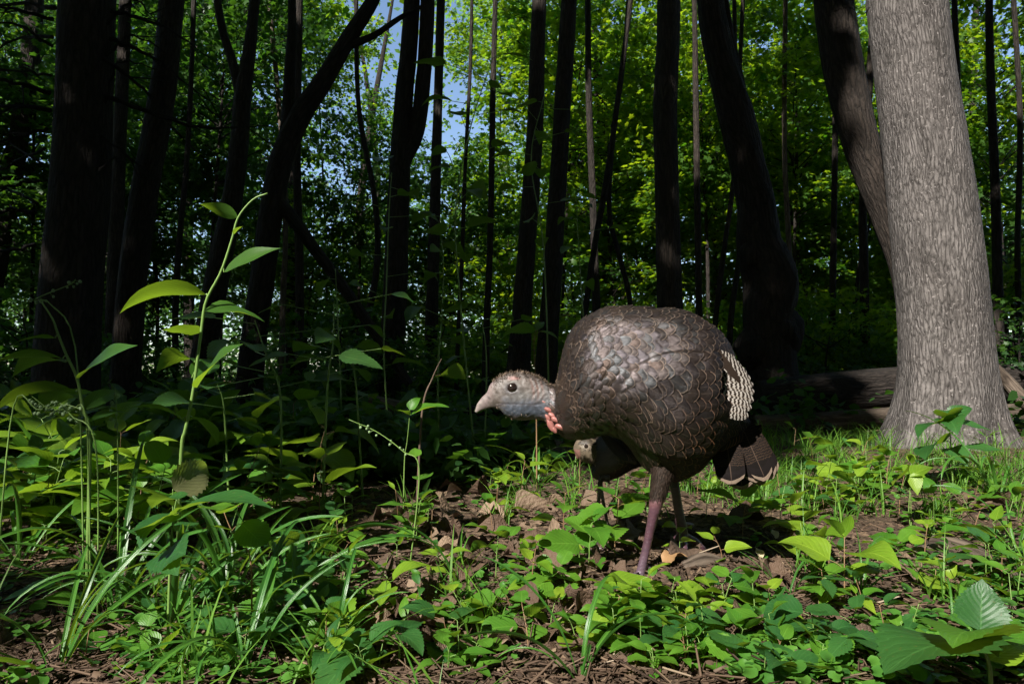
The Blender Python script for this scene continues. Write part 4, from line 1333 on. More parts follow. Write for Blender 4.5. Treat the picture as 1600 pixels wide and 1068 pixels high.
# hair-like feathers of the head
def fuzz():
    r_ = np.random.default_rng(6)
    g = Geo()
    Vh = V[head]
    Nh = N[head]
    X, Y = HX[head], HY[head]
    topw = np.exp(-((Y - np.interp(X, [766, 776, 793, 812, 830, 848, 862, 872], [600, 591, 583, 581, 585, 592, 601, 606])) / 9.0) ** 2) * (X > 770)
    nape = sstep(842, 866, X) * .5
    w = np.clip(topw + nape + .03, 0, 1) * (X > 768)
    idx = r_.choice(len(Vh), 3800, p=w / w.sum())
    for i in idx:
        p, n_ = Vh[i], Nh[i]
        back = np.array([.8, 0, -.1])
        d = n_ * 1.0 + back * .8 + r_.normal(0, .35, 3)
        d /= np.linalg.norm(d)
        L = r_.uniform(.004, .0095) * (1.1 if topw[i] > .4 else .7)
        s_ = np.cross(d, [0, 0, 1.0]) + r_.normal(0, .3, 3)
        s_ /= np.linalg.norm(s_)
        wd = r_.uniform(.00035, .0007)
        g.add([p - s_ * wd, p + s_ * wd, p + d * L * .6 + s_ * wd * .8, p + d * L, p + d * L * .6 - s_ * wd * .8], None, [[0, 1, 2], [0, 2, 4], [4, 2, 3]], None, np.full(5, r_.random()))
    o = g.build('head_bristles', M['fuzz'], hen_body)
    o['kind'] = 'stuff'
    g = Geo()
    legm = np.where(down & (HY > 722))[0]
    for i in r_.choice(legm, 2600):
        p, n_ = V[i], N[i]
        d = n_ * .16 + np.array([-.15, 0, -1.0]) + r_.normal(0, .15, 3)
        d /= np.linalg.norm(d)
        L = r_.uniform(.006, .011)
        s_ = np.cross(d, n_)
        s_ /= np.linalg.norm(s_) + 1e-9
        g.add([p - s_ * .0006, p + s_ * .0006, p + d * L * .6 + s_ * .0006, p + d * L, p + d * L * .6 - s_ * .0006], None, [[0, 1, 2], [0, 2, 4], [4, 2, 3]], None, np.full(5, r_.random()))
    o = g.build('leg_down', M['down'], hen_body)
    o['kind'] = 'stuff'
fuzz()

def ball(name, mat, parent, c, r, sc=(1, 1, 1), seed=0, amp=0.0, nth=14, nph=20, rot=None):
    th, ph = np.meshgrid(np.linspace(0, np.pi, nth), np.linspace(0, 2 * np.pi, nph + 1), indexing='ij')
    D_ = np.stack([np.sin(th) * np.cos(ph), np.sin(th) * np.sin(ph), np.cos(th)], -1)
    if amp: D_ = D_ * (1 + amp * fbm(D_[..., 0] * 1.5 + seed, D_[..., 1] * 1.5, D_[..., 2] * 1.5, 2, seed))[..., None]
    V_ = (D_ * r * np.array(sc)).reshape(-1, 3)
    i, j = np.meshgrid(np.arange(nth - 1), np.arange(nph), indexing='ij')
    q = i * (nph + 1) + j
    Q = np.stack([q, q + nph + 1, q + nph + 2, q + 1], -1).reshape(-1, 4)
    return obj(name, mesh(name, V_, Q, mat, np.stack([ph, th], -1).reshape(-1, 2)), parent, tuple(c), rot)
for sgn in (-1, 1):
    ball('eye', M['eye'], hen_body, LT(801, 606, sgn * .0235) , .0122, (1, .75, 1))
for k, (px, py, lt, r_, tilt, ln) in enumerate([(852, 628, -.027, .0055, 20, 1.5), (858, 640, -.031, .0075, 25, 1.5), (866, 650, -.035, .0085, 30, 1.6), (873, 657, -.038, .0100, 25, 1.7), (880, 667, -.043, .0108, 12, 1.7), (861, 664, -.027, .0095, 62, 1.9), (866, 671, -.03, .0065, 55, 1.5), (856, 652, -.03, .006, 50, 1.5)]):
    ball('caruncle', M['caruncle'], hen_body, LT(px, py, lt), r_, (ln, .75, .72), seed=k, amp=.18, rot=(0, R(tilt), 0))
for a, b in [(LT(1046, 858, .075), (-.012, -.002, -.004)), (LT(1070, 872, .03), (0, -.012, -.004)), (LT(1104, 862, .10), (.012, .002, -.004))]:
    g = Geo()
    g.tube(spline([a - np.array(b) * .5, a + np.array(b) * .4, a + np.array(b) * 1.1], 6), np.linspace(.0045, .0008, 6), 6)
    g.build('claw', M['claw'], hen_body)

# ------------------------------------------------------------------ the poult peering out beneath her
PD = 1.80
P0 = at(930, 775, PD)
P0[2] = float(hgt(P0[0], P0[1]))
def LP(px, py, lat=0.0): return at(px, py, PD + lat) - P0
poult = thing('poult', 'small dark turkey chick peering out under the hen\'s breast', 'chick', P0)
PS = [(900, 715, 902, 718, 1.2), (898, 707, 904, 716, 3), (896, 699, 909, 719, 9), (902, 686, 917, 723, 17), (916, 681, 928, 725, 19), (930, 686, 930, 732, 18), (940, 678, 926, 742, 23), (955, 668, 942, 748, 30), (975, 664, 966, 742, 32), (995, 668, 988, 730, 26), (1010, 676, 1004, 724, 16), (1020, 684, 1014, 706, 6)]
PL = Loft(PS, LP, PD / FPX)
pp = [PL.closed(pw=2.0)]
for lt in (-.03, .03):
    g0 = LP(930 if lt < 0 else 950, 778, lt)
    g0[2] = float(hgt(g0[0] + P0[0], g0[1] + P0[1])) - P0[2] + .004
    pp.append(tube_closed([LP(952, 745, lt), LP(938, 752, lt), g0 + [0.004, 0, .03], g0], [.016, .0065, .0045, .0055], 10, 16))
    for ang in (180, 215, 145):
        e = g0 + np.array([math.cos(R(ang)) * .035, math.sin(R(ang)) * .035, -.001])
        pp.append(toe(g0, e, .0045, .0028, .003))
Vq, Nq, Fq = remesh(pp, .0026, 2)
X = (Vq[:, 0] + P0[0]) / (PD + Vq[:, 1]) * FPX + 800
yy, zz = PD + Vq[:, 1], Vq[:, 2] + P0[2] - CAMZ
Y = 534 - FPX * (zz * _c - yy * _s) / (yy * _c + zz * _s)
Cq = np.tile([.02, .014, .011], (len(Vq), 1))
hd = X < 936 - .4 * (Y - 700)
nzq = fbm(Vq[:, 0] * 120, Vq[:, 1] * 120, Vq[:, 2] * 120, 3, 4)
hcq = np.tile([.125, .095, .062], (len(Vq), 1)) * (1 + .25 * nzq)[:, None]
wst = sstep(.1, .3, np.sin(Vq[:, 1] * 260 + 1.0)) * (Y < 694)
hcq = hcq * (1 - .65 * wst[:, None])
hcq = np.where((X < 906)[:, None] & (Y > 702)[:, None], np.array([[.2, .1, .08]]), hcq)
Cq[hd & (Y < 728)] = hcq[hd & (Y < 728)]
Cq[Y > 757] = (.09, .07, .065)
chick_body = obj('body', mesh('body', Vq, Fq, M['skin'], None, Cq), poult)
Vp, Qp, Up, Cp = plumage(PL, q_of(0) + 5.0 / 11, .96, 15, .034, .0095, frng, low=lambda p, th: .55, pw=2.0, lift=(.001, .004), nl=6)
tag(obj('plumage', mesh('plumage', Vp, Qp, M['feather'], Up, Cp), poult), kind='stuff')
for i in range(7):
    f = i / 6
    free_feather(LP(940 + 8 * f, 676 + 14 * f, -.062), LP(994 - 12 * f, 724 - 10 * f + 6 * f, -.066 - .002 * i), .021, M['feather'], 'wing_feather', poult, bend=-.006, rnd=frng.random(), low=.7, arch=-.1)
ball('eye', M['eye'], chick_body, LP(916, 697, -.027), .0058)
ball('eye', M['eye'], chick_body, LP(912, 697, .026), .0048)

def poult_fuzz():
    r_ = np.random.default_rng(16)
    g = Geo()
    idx = np.where((X < 950) & (X > 905) & (Y < 738))[0]
    for i in r_.choice(idx, 1500):
        p, n_ = Vq[i], Nq[i]
        d = n_ * .7 + np.array([.7, 0, -.3]) + r_.normal(0, .3, 3)
        d /= np.linalg.norm(d)
        L = r_.uniform(.003, .006) * (1 if hd[i] else 1.7)
        s_ = np.cross(d, n_ + [.01, 0, 0])
        s_ /= np.linalg.norm(s_) + 1e-9
        tone = (.0 if r_.random() < .35 else r_.uniform(.3, .8)) if hd[i] and Y[i] < 722 else 0.0
        g.add([p - s_ * .0005, p + s_ * .0005, p + d * L * .6 + s_ * .0004, p + d * L, p + d * L * .6 - s_ * .0004], None, [[0, 1, 2], [0, 2, 4], [4, 2, 3]], None, np.full(5, tone))
    o = g.build('down', M['chick_down'], chick_body)
    o['kind'] = 'stuff'
_n = NT('chick_down')
M['chick_down'] = _n.done(_n.principled(_n.mix(_n.attr().outputs['Fac'], (.018, .013, .010), (.17, .125, .08)), .7, .2))
poult_fuzz()
# ------------------------------------------------------------------ herbs: leaf templates
def leaf_tmpl(name, mat, wfun, nl=9, serr=0.0, fold=.25, droop=.5, twist=0.0, wave=0.0, seed=0):
    """leaf of length 1 along +y, its face up; parts share these meshes"""
    r_ = np.random.default_rng(seed)
    n = nl * (2 if serr else 1)
    t = np.linspace(0, 1, n + 1)
    a = -droop * t ** 1.3 + droop * .35
    y = np.concatenate([[0], np.cumsum(np.cos((a[1:] + a[:-1]) / 2) * np.diff(t))])
    z = np.concatenate([[0], np.cumsum(np.sin((a[1:] + a[:-1]) / 2) * np.diff(t))])
    w = wfun(t)
    uu = np.array([-1, -.5, 0, .5, 1])
    V, U = [], []
    ph = r_.uniform(0, 6)
    for i in range(n + 1):
        ww = np.full(5, w[i])
        if serr:
            ww[[0, 4]] *= 1 + serr * (1 if i % 2 else -1)
        x = uu * ww
        tw = twist * t[i]
        h = np.abs(uu) * w[i] * fold + wave * np.sin(t[i] * 9 + ph + uu * 1.5) * w[i] * np.abs(uu)
        nx_, nz_ = -math.sin(a[i]), math.cos(a[i])
        yo = np.abs(uu) * w[i] * (.12 if serr else 0) * (1 if i < n else 0)
        xx = x * math.cos(tw) - h * math.sin(tw)
        hh = x * math.sin(tw) + h * math.cos(tw)
        V.append(np.stack([xx, y[i] + hh * nx_ + yo * math.cos(a[i]), z[i] + hh * nz_ + yo * math.sin(a[i])], 1))
        U.append(np.stack([uu * .5 + .5, np.full(5, t[i])], 1))
    V = np.concatenate(V)
    i, j = np.meshgrid(np.arange(n), np.arange(4), indexing='ij')
    k = (i * 5 + j).reshape(-1)
    Q = np.stack([k, k + 1, k + 6, k + 5], -1)
    return mesh(name, V, Q, mat, np.concatenate(U))

def W_ovate(m, tip=1.0):
    return lambda t: m * np.clip(np.sin(np.pi * np.clip(t, 0, 1) ** .62) ** .9 * (1 - .25 * t) + .0, 0.002, 1) * np.where(t > .86, np.clip(1 - (t - .86) * tip, .1, 1), 1) / .86
def W_lance(m):
    return lambda t: m * np.clip(np.sin(np.pi * t ** .72) ** 1.15, .004, 1)
def W_round(m):
    return lambda t: m * np.clip(np.sqrt(np.clip(1 - (2 * t - 1) ** 2, 0, 1)), .02, 1) * (1.08 - .2 * t)
def W_strap(m):
    return lambda t: m * np.clip(np.minimum(1, .55 + 1.6 * t) * np.sqrt(np.clip(1 - t ** 3.2, 0, 1)), .03, 1)
def W_oak(m):
    return lambda t: m * np.clip(np.sin(np.pi * t ** .9) * (.75 + .35 * np.cos(t * 24)), .03, 1)

LT_ = {}
def tmpl(shape, pal):
    if (shape, pal) not in LT_:
        mt = M['leaf_' + pal]
        L = []
        for v in range(4):
            s_ = 10 * v + len(LT_)
            dr = [.25, .7, 1.1, .5][v]
            tw = [.0, .15, -.2, .3][v]
            if shape == 'ovate': L.append(leaf_tmpl('leaf', mt, W_ovate(.29), 9, .0, .18 + .05 * v, dr, tw, .10, s_))
            if shape == 'toothed': L.append(leaf_tmpl('leaf', mt, W_ovate(.32), 11, .07, .16 + .05 * v, dr, tw, .08, s_))
            if shape == 'lance': L.append(leaf_tmpl('leaf', mt, W_lance(.195), 10, .0, .22, dr + .15, tw, .07, s_))
            if shape == 'round': L.append(leaf_tmpl('leaf', mt, W_round(.46), 8, .05, .15, dr * .6, tw, .08, s_))
            if shape == 'broad': L.append(leaf_tmpl('leaf', mt, W_ovate(.44), 13, .07, .14, dr * .8, tw, .08, s_))
            if shape == 'leaflet': L.append(leaf_tmpl('leaflet', mt, W_lance(.23), 9, .11, .12, dr * .6, tw, .05, s_))
        LT_[(shape, pal)] = L
    return LT_[(shape, pal)]
STRAPS = [leaf_tmpl('blade', M['strap'], W_strap(.016), 16, 0, .55, d_, tw, 0, 5) for d_, tw in ((.7, .2), (1.3, -.5), (1.9, .6), (2.5, .3), (1.0, -1.2))]

prng = np.random.default_rng(101)
LANDMARKS = [((NEAR_FOOT[0], NEAR_FOOT[1]), 'by the turkey\'s feet'), (tuple(base_b[:2] - [.1, .45]), 'at the foot of the stout grey tree'), (tuple(ground(285, 760)[:2]), 'below the taller of the two knotweeds'),
             (tuple(ground(120, 760)[:2]), 'below the shorter knotweed with hanging buds'), (tuple(ground(330, 950)[:2]), 'among the broad sedge blades'), (tuple(ground(1330, 1010)[:2]), 'near the five-leaflet creeper'),
             (tuple(ground(1530, 1000)[:2]), 'beside the broad toothed herb'), (tuple(ground(1480, 860)[:2]), 'beside the half-buried root'), (tuple(ground(1200, 760)[:2]), 'under the turkey\'s tail'),
             (tuple(ground(720, 790)[:2]), 'on the ground below the turkey\'s head'), (tuple(ground(620, 1000)[:2]), 'near the three-leaved bramble'), (tuple(ground(800, 960)[:2]), 'on the leaf litter in front of the turkey'),
             (tuple(ground(500, 800)[:2]), 'between the knotweeds and the litter patch')]
def zone(p):
    return min(LANDMARKS, key=lambda L: (L[0][0] - p[0]) ** 2 + (L[0][1] - p[1]) ** 2)[1]

def leaf_at(parent, me, p, az, pitch, roll, L):
    return obj(me.name.split('.')[0], me, parent, tuple(p), (pitch, roll, az), L)

def az_of(v): return math.atan2(-v[0], v[1])

def herb(base, h, shape, pal, L, nl, name, label, cat='plant', group=None, lean=None, opp=False, stem='stem_green', spread=1.0, start=.25, top=True, droop=.0, az0=None):
    """upright herb: a stem, leaves on short stalks alternately or in pairs"""
    root = thing(name, label, cat, base, group)
    lean = prng.normal(0, .16, 2) if lean is None else np.asarray(lean)
    P = spline([(0, 0, -.01), (lean[0] * h * .25, lean[1] * h * .25, h * .45), (lean[0] * h, lean[1] * h, h)], 12)
    g = Geo()
    sr = .0011 + .006 * h ** 1.2 * .9
    g.tube(P, np.linspace(sr, sr * .5, 12), 6)
    T = tmpl(shape, pal)
    a0 = prng.uniform(0, 6.28) if az0 is None else az0
    steps = max(1, nl // 2) if opp else nl
    for k in range(steps):
        f = start + (1 - start) * (k / max(1, steps - 1)) if steps > 1 else 1.0
        i = f * 11
        p = P[int(i)] * (1 - i % 1) + P[min(11, int(i) + 1)] * (i % 1)
        for s_ in ((0, 1) if opp else (0,)):
            az = a0 + (k * 1.571 + s_ * math.pi if opp else k * 2.4) + prng.normal(0, .2)
            size = L * (1.0 - .45 * abs(f - .62)) * prng.uniform(.78, 1.15) * (.75 if f > .95 else 1)
            pit = prng.normal(.05 + .45 * (f > .9) * (1 if top else 0), .22) - droop
            d = np.array([-math.sin(az), math.cos(az), 0])
            st = size * prng.uniform(.10, .28) * spread
            q = p + d * st + np.array([0, 0, st * .45])
            g.tube([p, (p + q) / 2 + [0, 0, st * .1], q], sr * .45, 4, cap=False)
            leaf_at(root, T[prng.integers(len(T))], q, az, pit, prng.normal(0, .25), size)
    g.build('stem', M[stem], root)
    return root

def raceme(base, tip, name, label, group=None, sag=.0, nb=13, bud=.0028, leaves_=3, pal='mid', L=.06, pts=None):
    """thin stalk strung with little round buds"""
    root = thing(name, label, 'plant', base, group)
    P = spline([np.asarray(p) - base for p in pts], 24) if pts is not None else spline([np.zeros(3), (np.asarray(tip) - base) * np.array([.35, .35, .6]) + [0, 0, sag], np.asarray(tip) - base], 24)
    g = Geo()
    g.tube(P, np.linspace(.0019, .0007, 24), 6)
    B = []
    for k in range(nb):
        i = int(11 + 12 * k / nb)
        d = prng.normal(0, 1, 3)
        d[2] = -abs(d[2]) * .8
        d /= np.linalg.norm(d)
        e = P[i] + d * bud * prng.uniform(2.2, 4.0)
        g.tube([P[i], e], .0005, 3, cap=False)
        B.append((e, d))
    g.build('stem', M['stem_green'], root)
    for e, d in B:
        ob = obj('bud', BUD, root, tuple(e), None, bud * prng.uniform(.8, 1.25))
    T = tmpl('ovate', pal)
    for k in range(leaves_):
        p = P[int(2 + k * 3)]
        leaf_at(root, T[prng.integers(len(T))], p, prng.uniform(0, 6.28), prng.normal(.1, .2), prng.normal(0, .2), L * prng.uniform(.7, 1.2))
    return root
def bud_mesh():
    th, ph = np.meshgrid(np.linspace(0, np.pi, 6), np.linspace(0, 2 * np.pi, 8), indexing='ij')
    V_ = np.stack([np.sin(th) * np.cos(ph), np.sin(th) * np.sin(ph), 1.15 * np.cos(th)], -1).reshape(-1, 3)
    i, j = np.meshgrid(np.arange(5), np.arange(7), indexing='ij')
    q = i * 8 + j
    return mesh('bud', V_, np.stack([q, q + 8, q + 9, q + 1], -1).reshape(-1, 4), M['bud'])
BUD = bud_mesh()

def leaf_between(root, base, a, b, tm, roll=0.0, scale=1.0):
    """a leaf whose stalk end is at a and whose tip points to b (world points)"""
    a, b = np.asarray(a), np.asarray(b)
    v = b - a
    L = np.linalg.norm(v)
    return leaf_at(root, tm, a - base, az_of(v), math.asin(np.clip(v[2] / L, -1, 1)), roll, L * scale)

def drawn_plant(name, label, stem_pts, d, leaves_, shape, pal, r0=.004, stem='stem_green', cat='plant', group=None, rolls=.4):
    """stem through photo points (px, py[, depth]); leaves as (from px,py -> tip px,py, tip depth offset, roll)"""
    S = [at(q[0], q[1], q[2] if len(q) > 2 else d) for q in stem_pts]
    base = S[0].copy()
    gz = float(hgt(base[0], base[1]))
    if base[2] > gz:
        base = np.array([base[0] + (S[0][0] - S[1][0]) * .3, base[1], gz])
        S = [base] + S
    root = thing(name, label, cat, base, group)
    P = spline(S, 40) - base
    g = Geo()
    g.tube(P, np.linspace(r0, r0 * .4, 40), 8)
    T = tmpl(shape, pal)
    for lf in leaves_:
        x0, y0, x1, y1, dd = lf[:5]
        rl = lf[5] if len(lf) > 5 else prng.normal(0, rolls)
        sh = T if len(lf) < 7 else tmpl(*lf[6])
        v = lf[7] if len(lf) > 7 else prng.integers(len(sh))
        a = at(x0, y0, d)
        k = np.argmin(np.linalg.norm(P + base - a, axis=1))
        if np.linalg.norm(P[k] + base - a) > .004:
            g.tube(spline([P[k], (P[k] + a - base) / 2 + [0, 0, .004], a - base], 6), r0 * .35, 5, cap=False)
        leaf_between(root, base, a, at(x1, y1, d + dd), sh[v], rl, 1.04)
    g.build('stem', M[stem], root)
    return root

# the two tall knotweeds
M['leaf_stalk'] = leaf_material('leaf_stalk', (.035, .105, .014), (.06, .14, .018), nveins=12)
KW = drawn_plant('knotweed', 'taller knotweed with a reddish jointed stem and long arching leaves', [(283, 712), (290, 670), (302, 610), (314, 520), (322, 470), (345, 425), (362, 375), (372, 340), (395, 312), (418, 302)], 1.42,
    [(372, 340, 322, 303, -.05, .9), (366, 366, 384, 352, -.02, .5), (350, 425, 440, 378, .02, .8, ('lance', 'stalk'), 0), (322, 460, 182, 480, -.05, .3, ('lance', 'stalk'), 2), (318, 486, 412, 498, .03, .4, ('ovate', 'stalk'), 1), (312, 520, 256, 514, -.06, .4, ('ovate', 'stalk'), 0),
     (308, 605, 408, 518, -.03, .7, ('lance', 'stalk'), 0), (304, 566, 246, 572, .10, .3), (286, 655, 198, 632, -.02, .3, ('lance', 'stalk'), 1), (292, 650, 350, 690, .1, .2), (300, 590, 330, 560, .12, .4)], 'lance', 'stalk', .0042)
KW2 = drawn_plant('knotweed', 'shorter knotweed whose tip carries thin strings of hanging buds', [(140, 690), (130, 640), (120, 590), (104, 555), (90, 520), (82, 498), (64, 470)], 1.36,
    [(86, 528, 22, 534, -.04, .3), (98, 560, -20, 568, -.04, .3, ('lance', 'stalk'), 1), (102, 566, 24, 580, .08, .2), (124, 590, 238, 524, -.02, .7, ('lance', 'stalk'), 0), (118, 612, -12, 634, -.03, .3, ('lance', 'stalk'), 2), (126, 625, 60, 640, .1, .2), (130, 640, 190, 610, .1, .4), (136, 660, 200, 640, .06, .3), (132, 650, 50, 668, -.06, .2)], 'lance', 'stalk', .0038)
for k, pts in enumerate([[(140, 690, 1.40), (120, 560, 1.40), (80, 476, 1.40), (54, 468, 1.40), (108, 445, 1.41), (118, 436, 1.41)], [(150, 700, 1.36), (135, 660, 1.34), (110, 640, 1.34), (80, 640, 1.34), (45, 615, 1.34)],
                         [(190, 760, 1.4), (184, 700, 1.4), (182, 660, 1.4), (182, 630, 1.4), (180, 605, 1.4)], [(640, 770, 1.6), (655, 735, 1.6), (630, 705, 1.6), (590, 675, 1.6), (545, 655, 1.6)], [(160, 740, 1.3), (150, 700, 1.3), (112, 650, 1.3), (90, 628, 1.3), (60, 640, 1.3)], [(0, 690, 1.3), (20, 640, 1.3), (60, 640, 1.3), (100, 632, 1.3), (130, 640, 1.3)]]):
    W_ = [at(*q) for q in pts]
    b_ = W_[0].copy()
    b_[2] = float(hgt(b_[0], b_[1]))
    lb = ['stalk of hanging round buds rising past the shorter knotweed\'s tip', 'bent bud stalk curling beside the shorter knotweed\'s stem', 'upright stalk of paired buds between the two knotweeds', 'single arching bud stalk in front of the rotting log', 'short crowded bud stalk under the shorter knotweed', 'thin bud stalk arching low under the shorter knotweed'][k]
    raceme(b_, None, 'bud_stalk', lb, nb=[12, 16, 12, 10, 18, 10][k], leaves_=[0, 0, 0, 3, 0, 0][k], pts=[b_] + W_[1:] if b_[2] < W_[0][2] else W_, bud=.0030, L=.07)

# hand placed herbs that stand out
drawn_plant('herb', 'herb with a withered tan-grey leaf held upright under the taller knotweed', [(268, 860), (270, 800), (270, 772)], 1.25, [(270, 764, 278, 700, .06, 1.0, ('toothed', 'faded'), 2)], 'broad', 'faded', .0022)
drawn_plant('herb', 'herb with large drooping toothed leaves over the sedge', [(265, 900), (268, 840), (272, 800), (276, 780)], 1.12,
    [(274, 802, 208, 852, -.08, .2), (276, 800, 430, 784, -.03, .2, ('lance', 'deep'), 1), (270, 815, 205, 830, -.10, .3), (274, 830, 310, 815, .05, .1), (272, 850, 250, 905, -.10, .8), (276, 780, 240, 790, .05, .1), (270, 860, 316, 845, -.08, .9)], 'toothed', 'deep', .0026)
drawn_plant('herb', 'herb with round pale leaves on red stalks behind the sedge', [(392, 880), (380, 850), (362, 828), (350, 800)], 1.2,
    [(352, 800, 378, 786, -.03, .2), (378, 818, 392, 858, -.04, .6), (362, 828, 330, 822, -.02, .2), (396, 840, 412, 850, -.02, .3), (350, 800, 330, 790, .05, .2)], 'round', 'mid', .0018, 'stem_red')
drawn_plant('herb', 'tall herb with whorled toothed leaves against the stout grey tree', [(1488, 735), (1486, 700), (1484, 668), (1484, 655)], 2.5,
    [(1484, 662, 1428, 680, -.05, .2), (1486, 660, 1550, 672, -.05, .2), (1484, 655, 1510, 632, .02, .5), (1484, 655, 1482, 640, -.1, .1), (1484, 672, 1466, 640, .05, .3), (1476, 690, 1430, 716, -.10, .6), (1504, 700, 1570, 704, -.06, .2), (1482, 700, 1508, 726, -.1, .2), (1480, 655, 1494, 675, -.12, .1)], 'toothed', 'deep', .003)
drawn_plant('herb', 'young herb with two yellow-green leaves standing in front of the grey tree', [(1424, 830), (1420, 800), (1422, 760)], 2.0, [(1420, 735, 1380, 762, -.03, .8), (1428, 738, 1430, 772, -.02, .1, ('ovate', 'pale'), 0), (1420, 745, 1460, 728, .05, .2), (1422, 750, 1400, 735, .04, .1)], 'ovate', 'pale', .002)
drawn_plant('toothed_herb', 'broad toothed dark green herb on a thick stalk at the clearing\'s edge', [(1548, 1075), (1546, 1040), (1535, 1005), (1530, 985)], 1.0,
    [(1532, 985, 1526, 905, .02, .1, ('broad', 'deep'), 0), (1528, 1000, 1380, 1040, -.06, .25, ('broad', 'deep'), 1), (1538, 1000, 1585, 965, .03, .2, ('broad', 'mid'), 0), (1536, 1000, 1500, 1000, -.12, .2, ('toothed', 'mid'), 1), (1545, 1030, 1600, 1000, .03, .3, ('ovate', 'pale'), 0), (1530, 995, 1560, 1020, -.06, .1, ('toothed', 'deep'), 2)], 'broad', 'deep', .004)
drawn_plant('seedling', 'sprig of three dark leaves hovering behind the turkey\'s head', [(838, 640), (836, 580), (834, 535)], 2.6, [(834, 520, 782, 524, -.03, .3), (838, 515, 846, 502, .05, .2), (842, 518, 874, 530, -.02, .2)], 'toothed', 'deep', .003, 'stem_red')
drawn_plant('seedling', 'bare pale stem with two pointed leaves beside the rotting log', [(632, 720), (636, 690), (640, 650)], 2.1, [(640, 648, 622, 640, -.03, .2), (642, 648, 702, 632, -.02, .3), (640, 640, 650, 618, .03, .4)], 'ovate', 'mid', .002)

def palmate(base, h, L, n, pal, name, label, group=None, tilt=(0, 0), a0=0.0, shape='leaflet', span=5.0):
    root = thing(name, label, 'plant', base, group)
    g = Geo()
    c = np.array([tilt[0] * h, tilt[1] * h, h])
    g.tube(spline([(0, 0, -.01), c * .5 + [.004, 0, 0], c], 8), np.linspace(.0018, .0012, 8), 6)
    T = tmpl(shape, pal)
    for k in range(n):
        az = a0 + (k - (n - 1) / 2) * span / n
        d = np.array([-math.sin(az), math.cos(az), 0])
        q = c + d * L * .06
        g.tube([c, q], .0008, 4, cap=False)
        leaf_at(root, T[prng.integers(len(T))], q, az, prng.normal(-.15, .12), prng.normal(0, .15), L * (1 - .22 * abs(k - (n - 1) / 2) / (n / 2)) * prng.uniform(.93, 1.07))
    g.build('stem', M['stem_green'], root)
    return root
b_ = ground(1330, 1045)
palmate(b_, .05, .075, 5, 'deep', 'creeper', 'dark green creeper leaf of five toothed leaflets spread like a hand', a0=R(200), span=6.1)
b_ = ground(1290, 960)
palmate(b_, .07, .06, 5, 'deep', 'creeper', 'smaller five-leaflet creeper leaf behind the dark one', a0=R(170), span=6.0)
b_ = ground(1370, 880)
palmate(b_, .05, .06, 5, 'mid', 'creeper', 'mid-green creeper leaf of broad leaflets by the half-buried root', a0=R(0), span=6.0)
b_ = ground(620, 1050)
palmate(b_, .06, .075, 3, 'deep', 'bramble', 'three-leaved bramble shoot with sharply toothed leaflets', a0=R(-30), shape='toothed', span=5.2)
for px, py, lb in [(470, 905, 'among the sedge'), (1400, 1040, 'under the broad toothed herb')]:
    palmate(ground(px, py), .05, .06, 3, 'deep', 'bramble', f'small three-leaved bramble {lb}', a0=prng.uniform(0, 6), shape='toothed', span=5.2)

drawn_plant('seedling', 'yellow-green seedling whose long leaf covers the turkey\'s near toes', [(955, 960), (952, 930), (950, 912)], 1.36, [(950, 910, 1032, 912, -.01, .25, ('ovate', 'pale'), 0), (950, 912, 1000, 935, -.06, .2, ('ovate', 'pale'), 1), (950, 912, 905, 905, -.02, .2, ('ovate', 'pale'), 0), (952, 918, 930, 940, -.05, .3, ('ovate', 'mid'), 1)], 'ovate', 'pale', .0018)
# yellow-green seedlings seen singly around the turkey's feet
SEED = [  # px, py of the foot, height px, leaf px, leaves, palette, shape
    (1000, 990, 80, 66, 5, 'pale', 'toothed'), (1110, 960, 50, 44, 4, 'pale', 'ovate'), (1320, 940, 95, 88, 6, 'pale', 'ovate'), (1260, 890, 70, 70, 5, 'pale', 'ovate'), (730, 980, 50, 70, 5, 'pale', 'ovate'), (830, 930, 80, 48, 6, 'pale', 'ovate'),
    (600, 960, 60, 80, 5, 'pale', 'ovate'), (920, 900, 80, 70, 8, 'mid', 'toothed'), (960, 880, 100, 66, 8, 'mid', 'toothed'), (880, 830, 60, 50, 7, 'mid', 'toothed'), (1130, 880, 46, 40, 4, 'pale', 'ovate'), (1245, 880, 40, 40, 4, 'pale', 'ovate'), (1180, 970, 60, 90, 4, 'mid', 'lance'),
    (1210, 1010, 50, 76, 4, 'mid', 'ovate'), (650, 850, 70, 60, 5, 'mid', 'ovate'), (540, 850, 70, 64, 5, 'mid', 'ovate'), (700, 1010, 40, 90, 3, 'deep', 'toothed'), (560, 1050, 40, 90, 4, 'deep', 'toothed'), (1240, 1030, 30, 60, 4, 'deep', 'round'), (860, 980, 40, 44, 5, 'pale', 'toothed'),
    (1060, 975, 50, 56, 5, 'pale', 'toothed'), (1460, 850, 80, 60, 5, 'mid', 'ovate'), (1160, 840, 60, 70, 5, 'mid', 'ovate'), (1195, 800, 40, 60, 5, 'deep', 'ovate'), (1345, 800, 50, 44, 5, 'pale', 'ovate'), (1290, 790, 70, 50, 6, 'pale', 'toothed'), (1480, 930, 50, 50, 5, 'pale', 'round'), (1010, 820, 50, 40, 6, 'mid', 'toothed'),
    (770, 840, 50, 44, 5, 'mid', 'ovate'), (690, 900, 40, 44, 5, 'pale', 'ovate'), (620, 900, 46, 50, 5, 'mid', 'ovate'), (740, 1030, 30, 44, 5, 'mid', 'round'), (1100, 1040, 36, 50, 5, 'mid', 'round'), (1020, 1050, 30, 40, 5, 'mid', 'round'), (1590, 950, 70, 60, 5, 'mid', 'ovate'), (1570, 850, 70, 70, 4, 'mid', 'lance')]
ADJ = {'pale': 'yellow-green', 'mid': 'fresh green', 'deep': 'dark green', 'shade': 'dim green'}
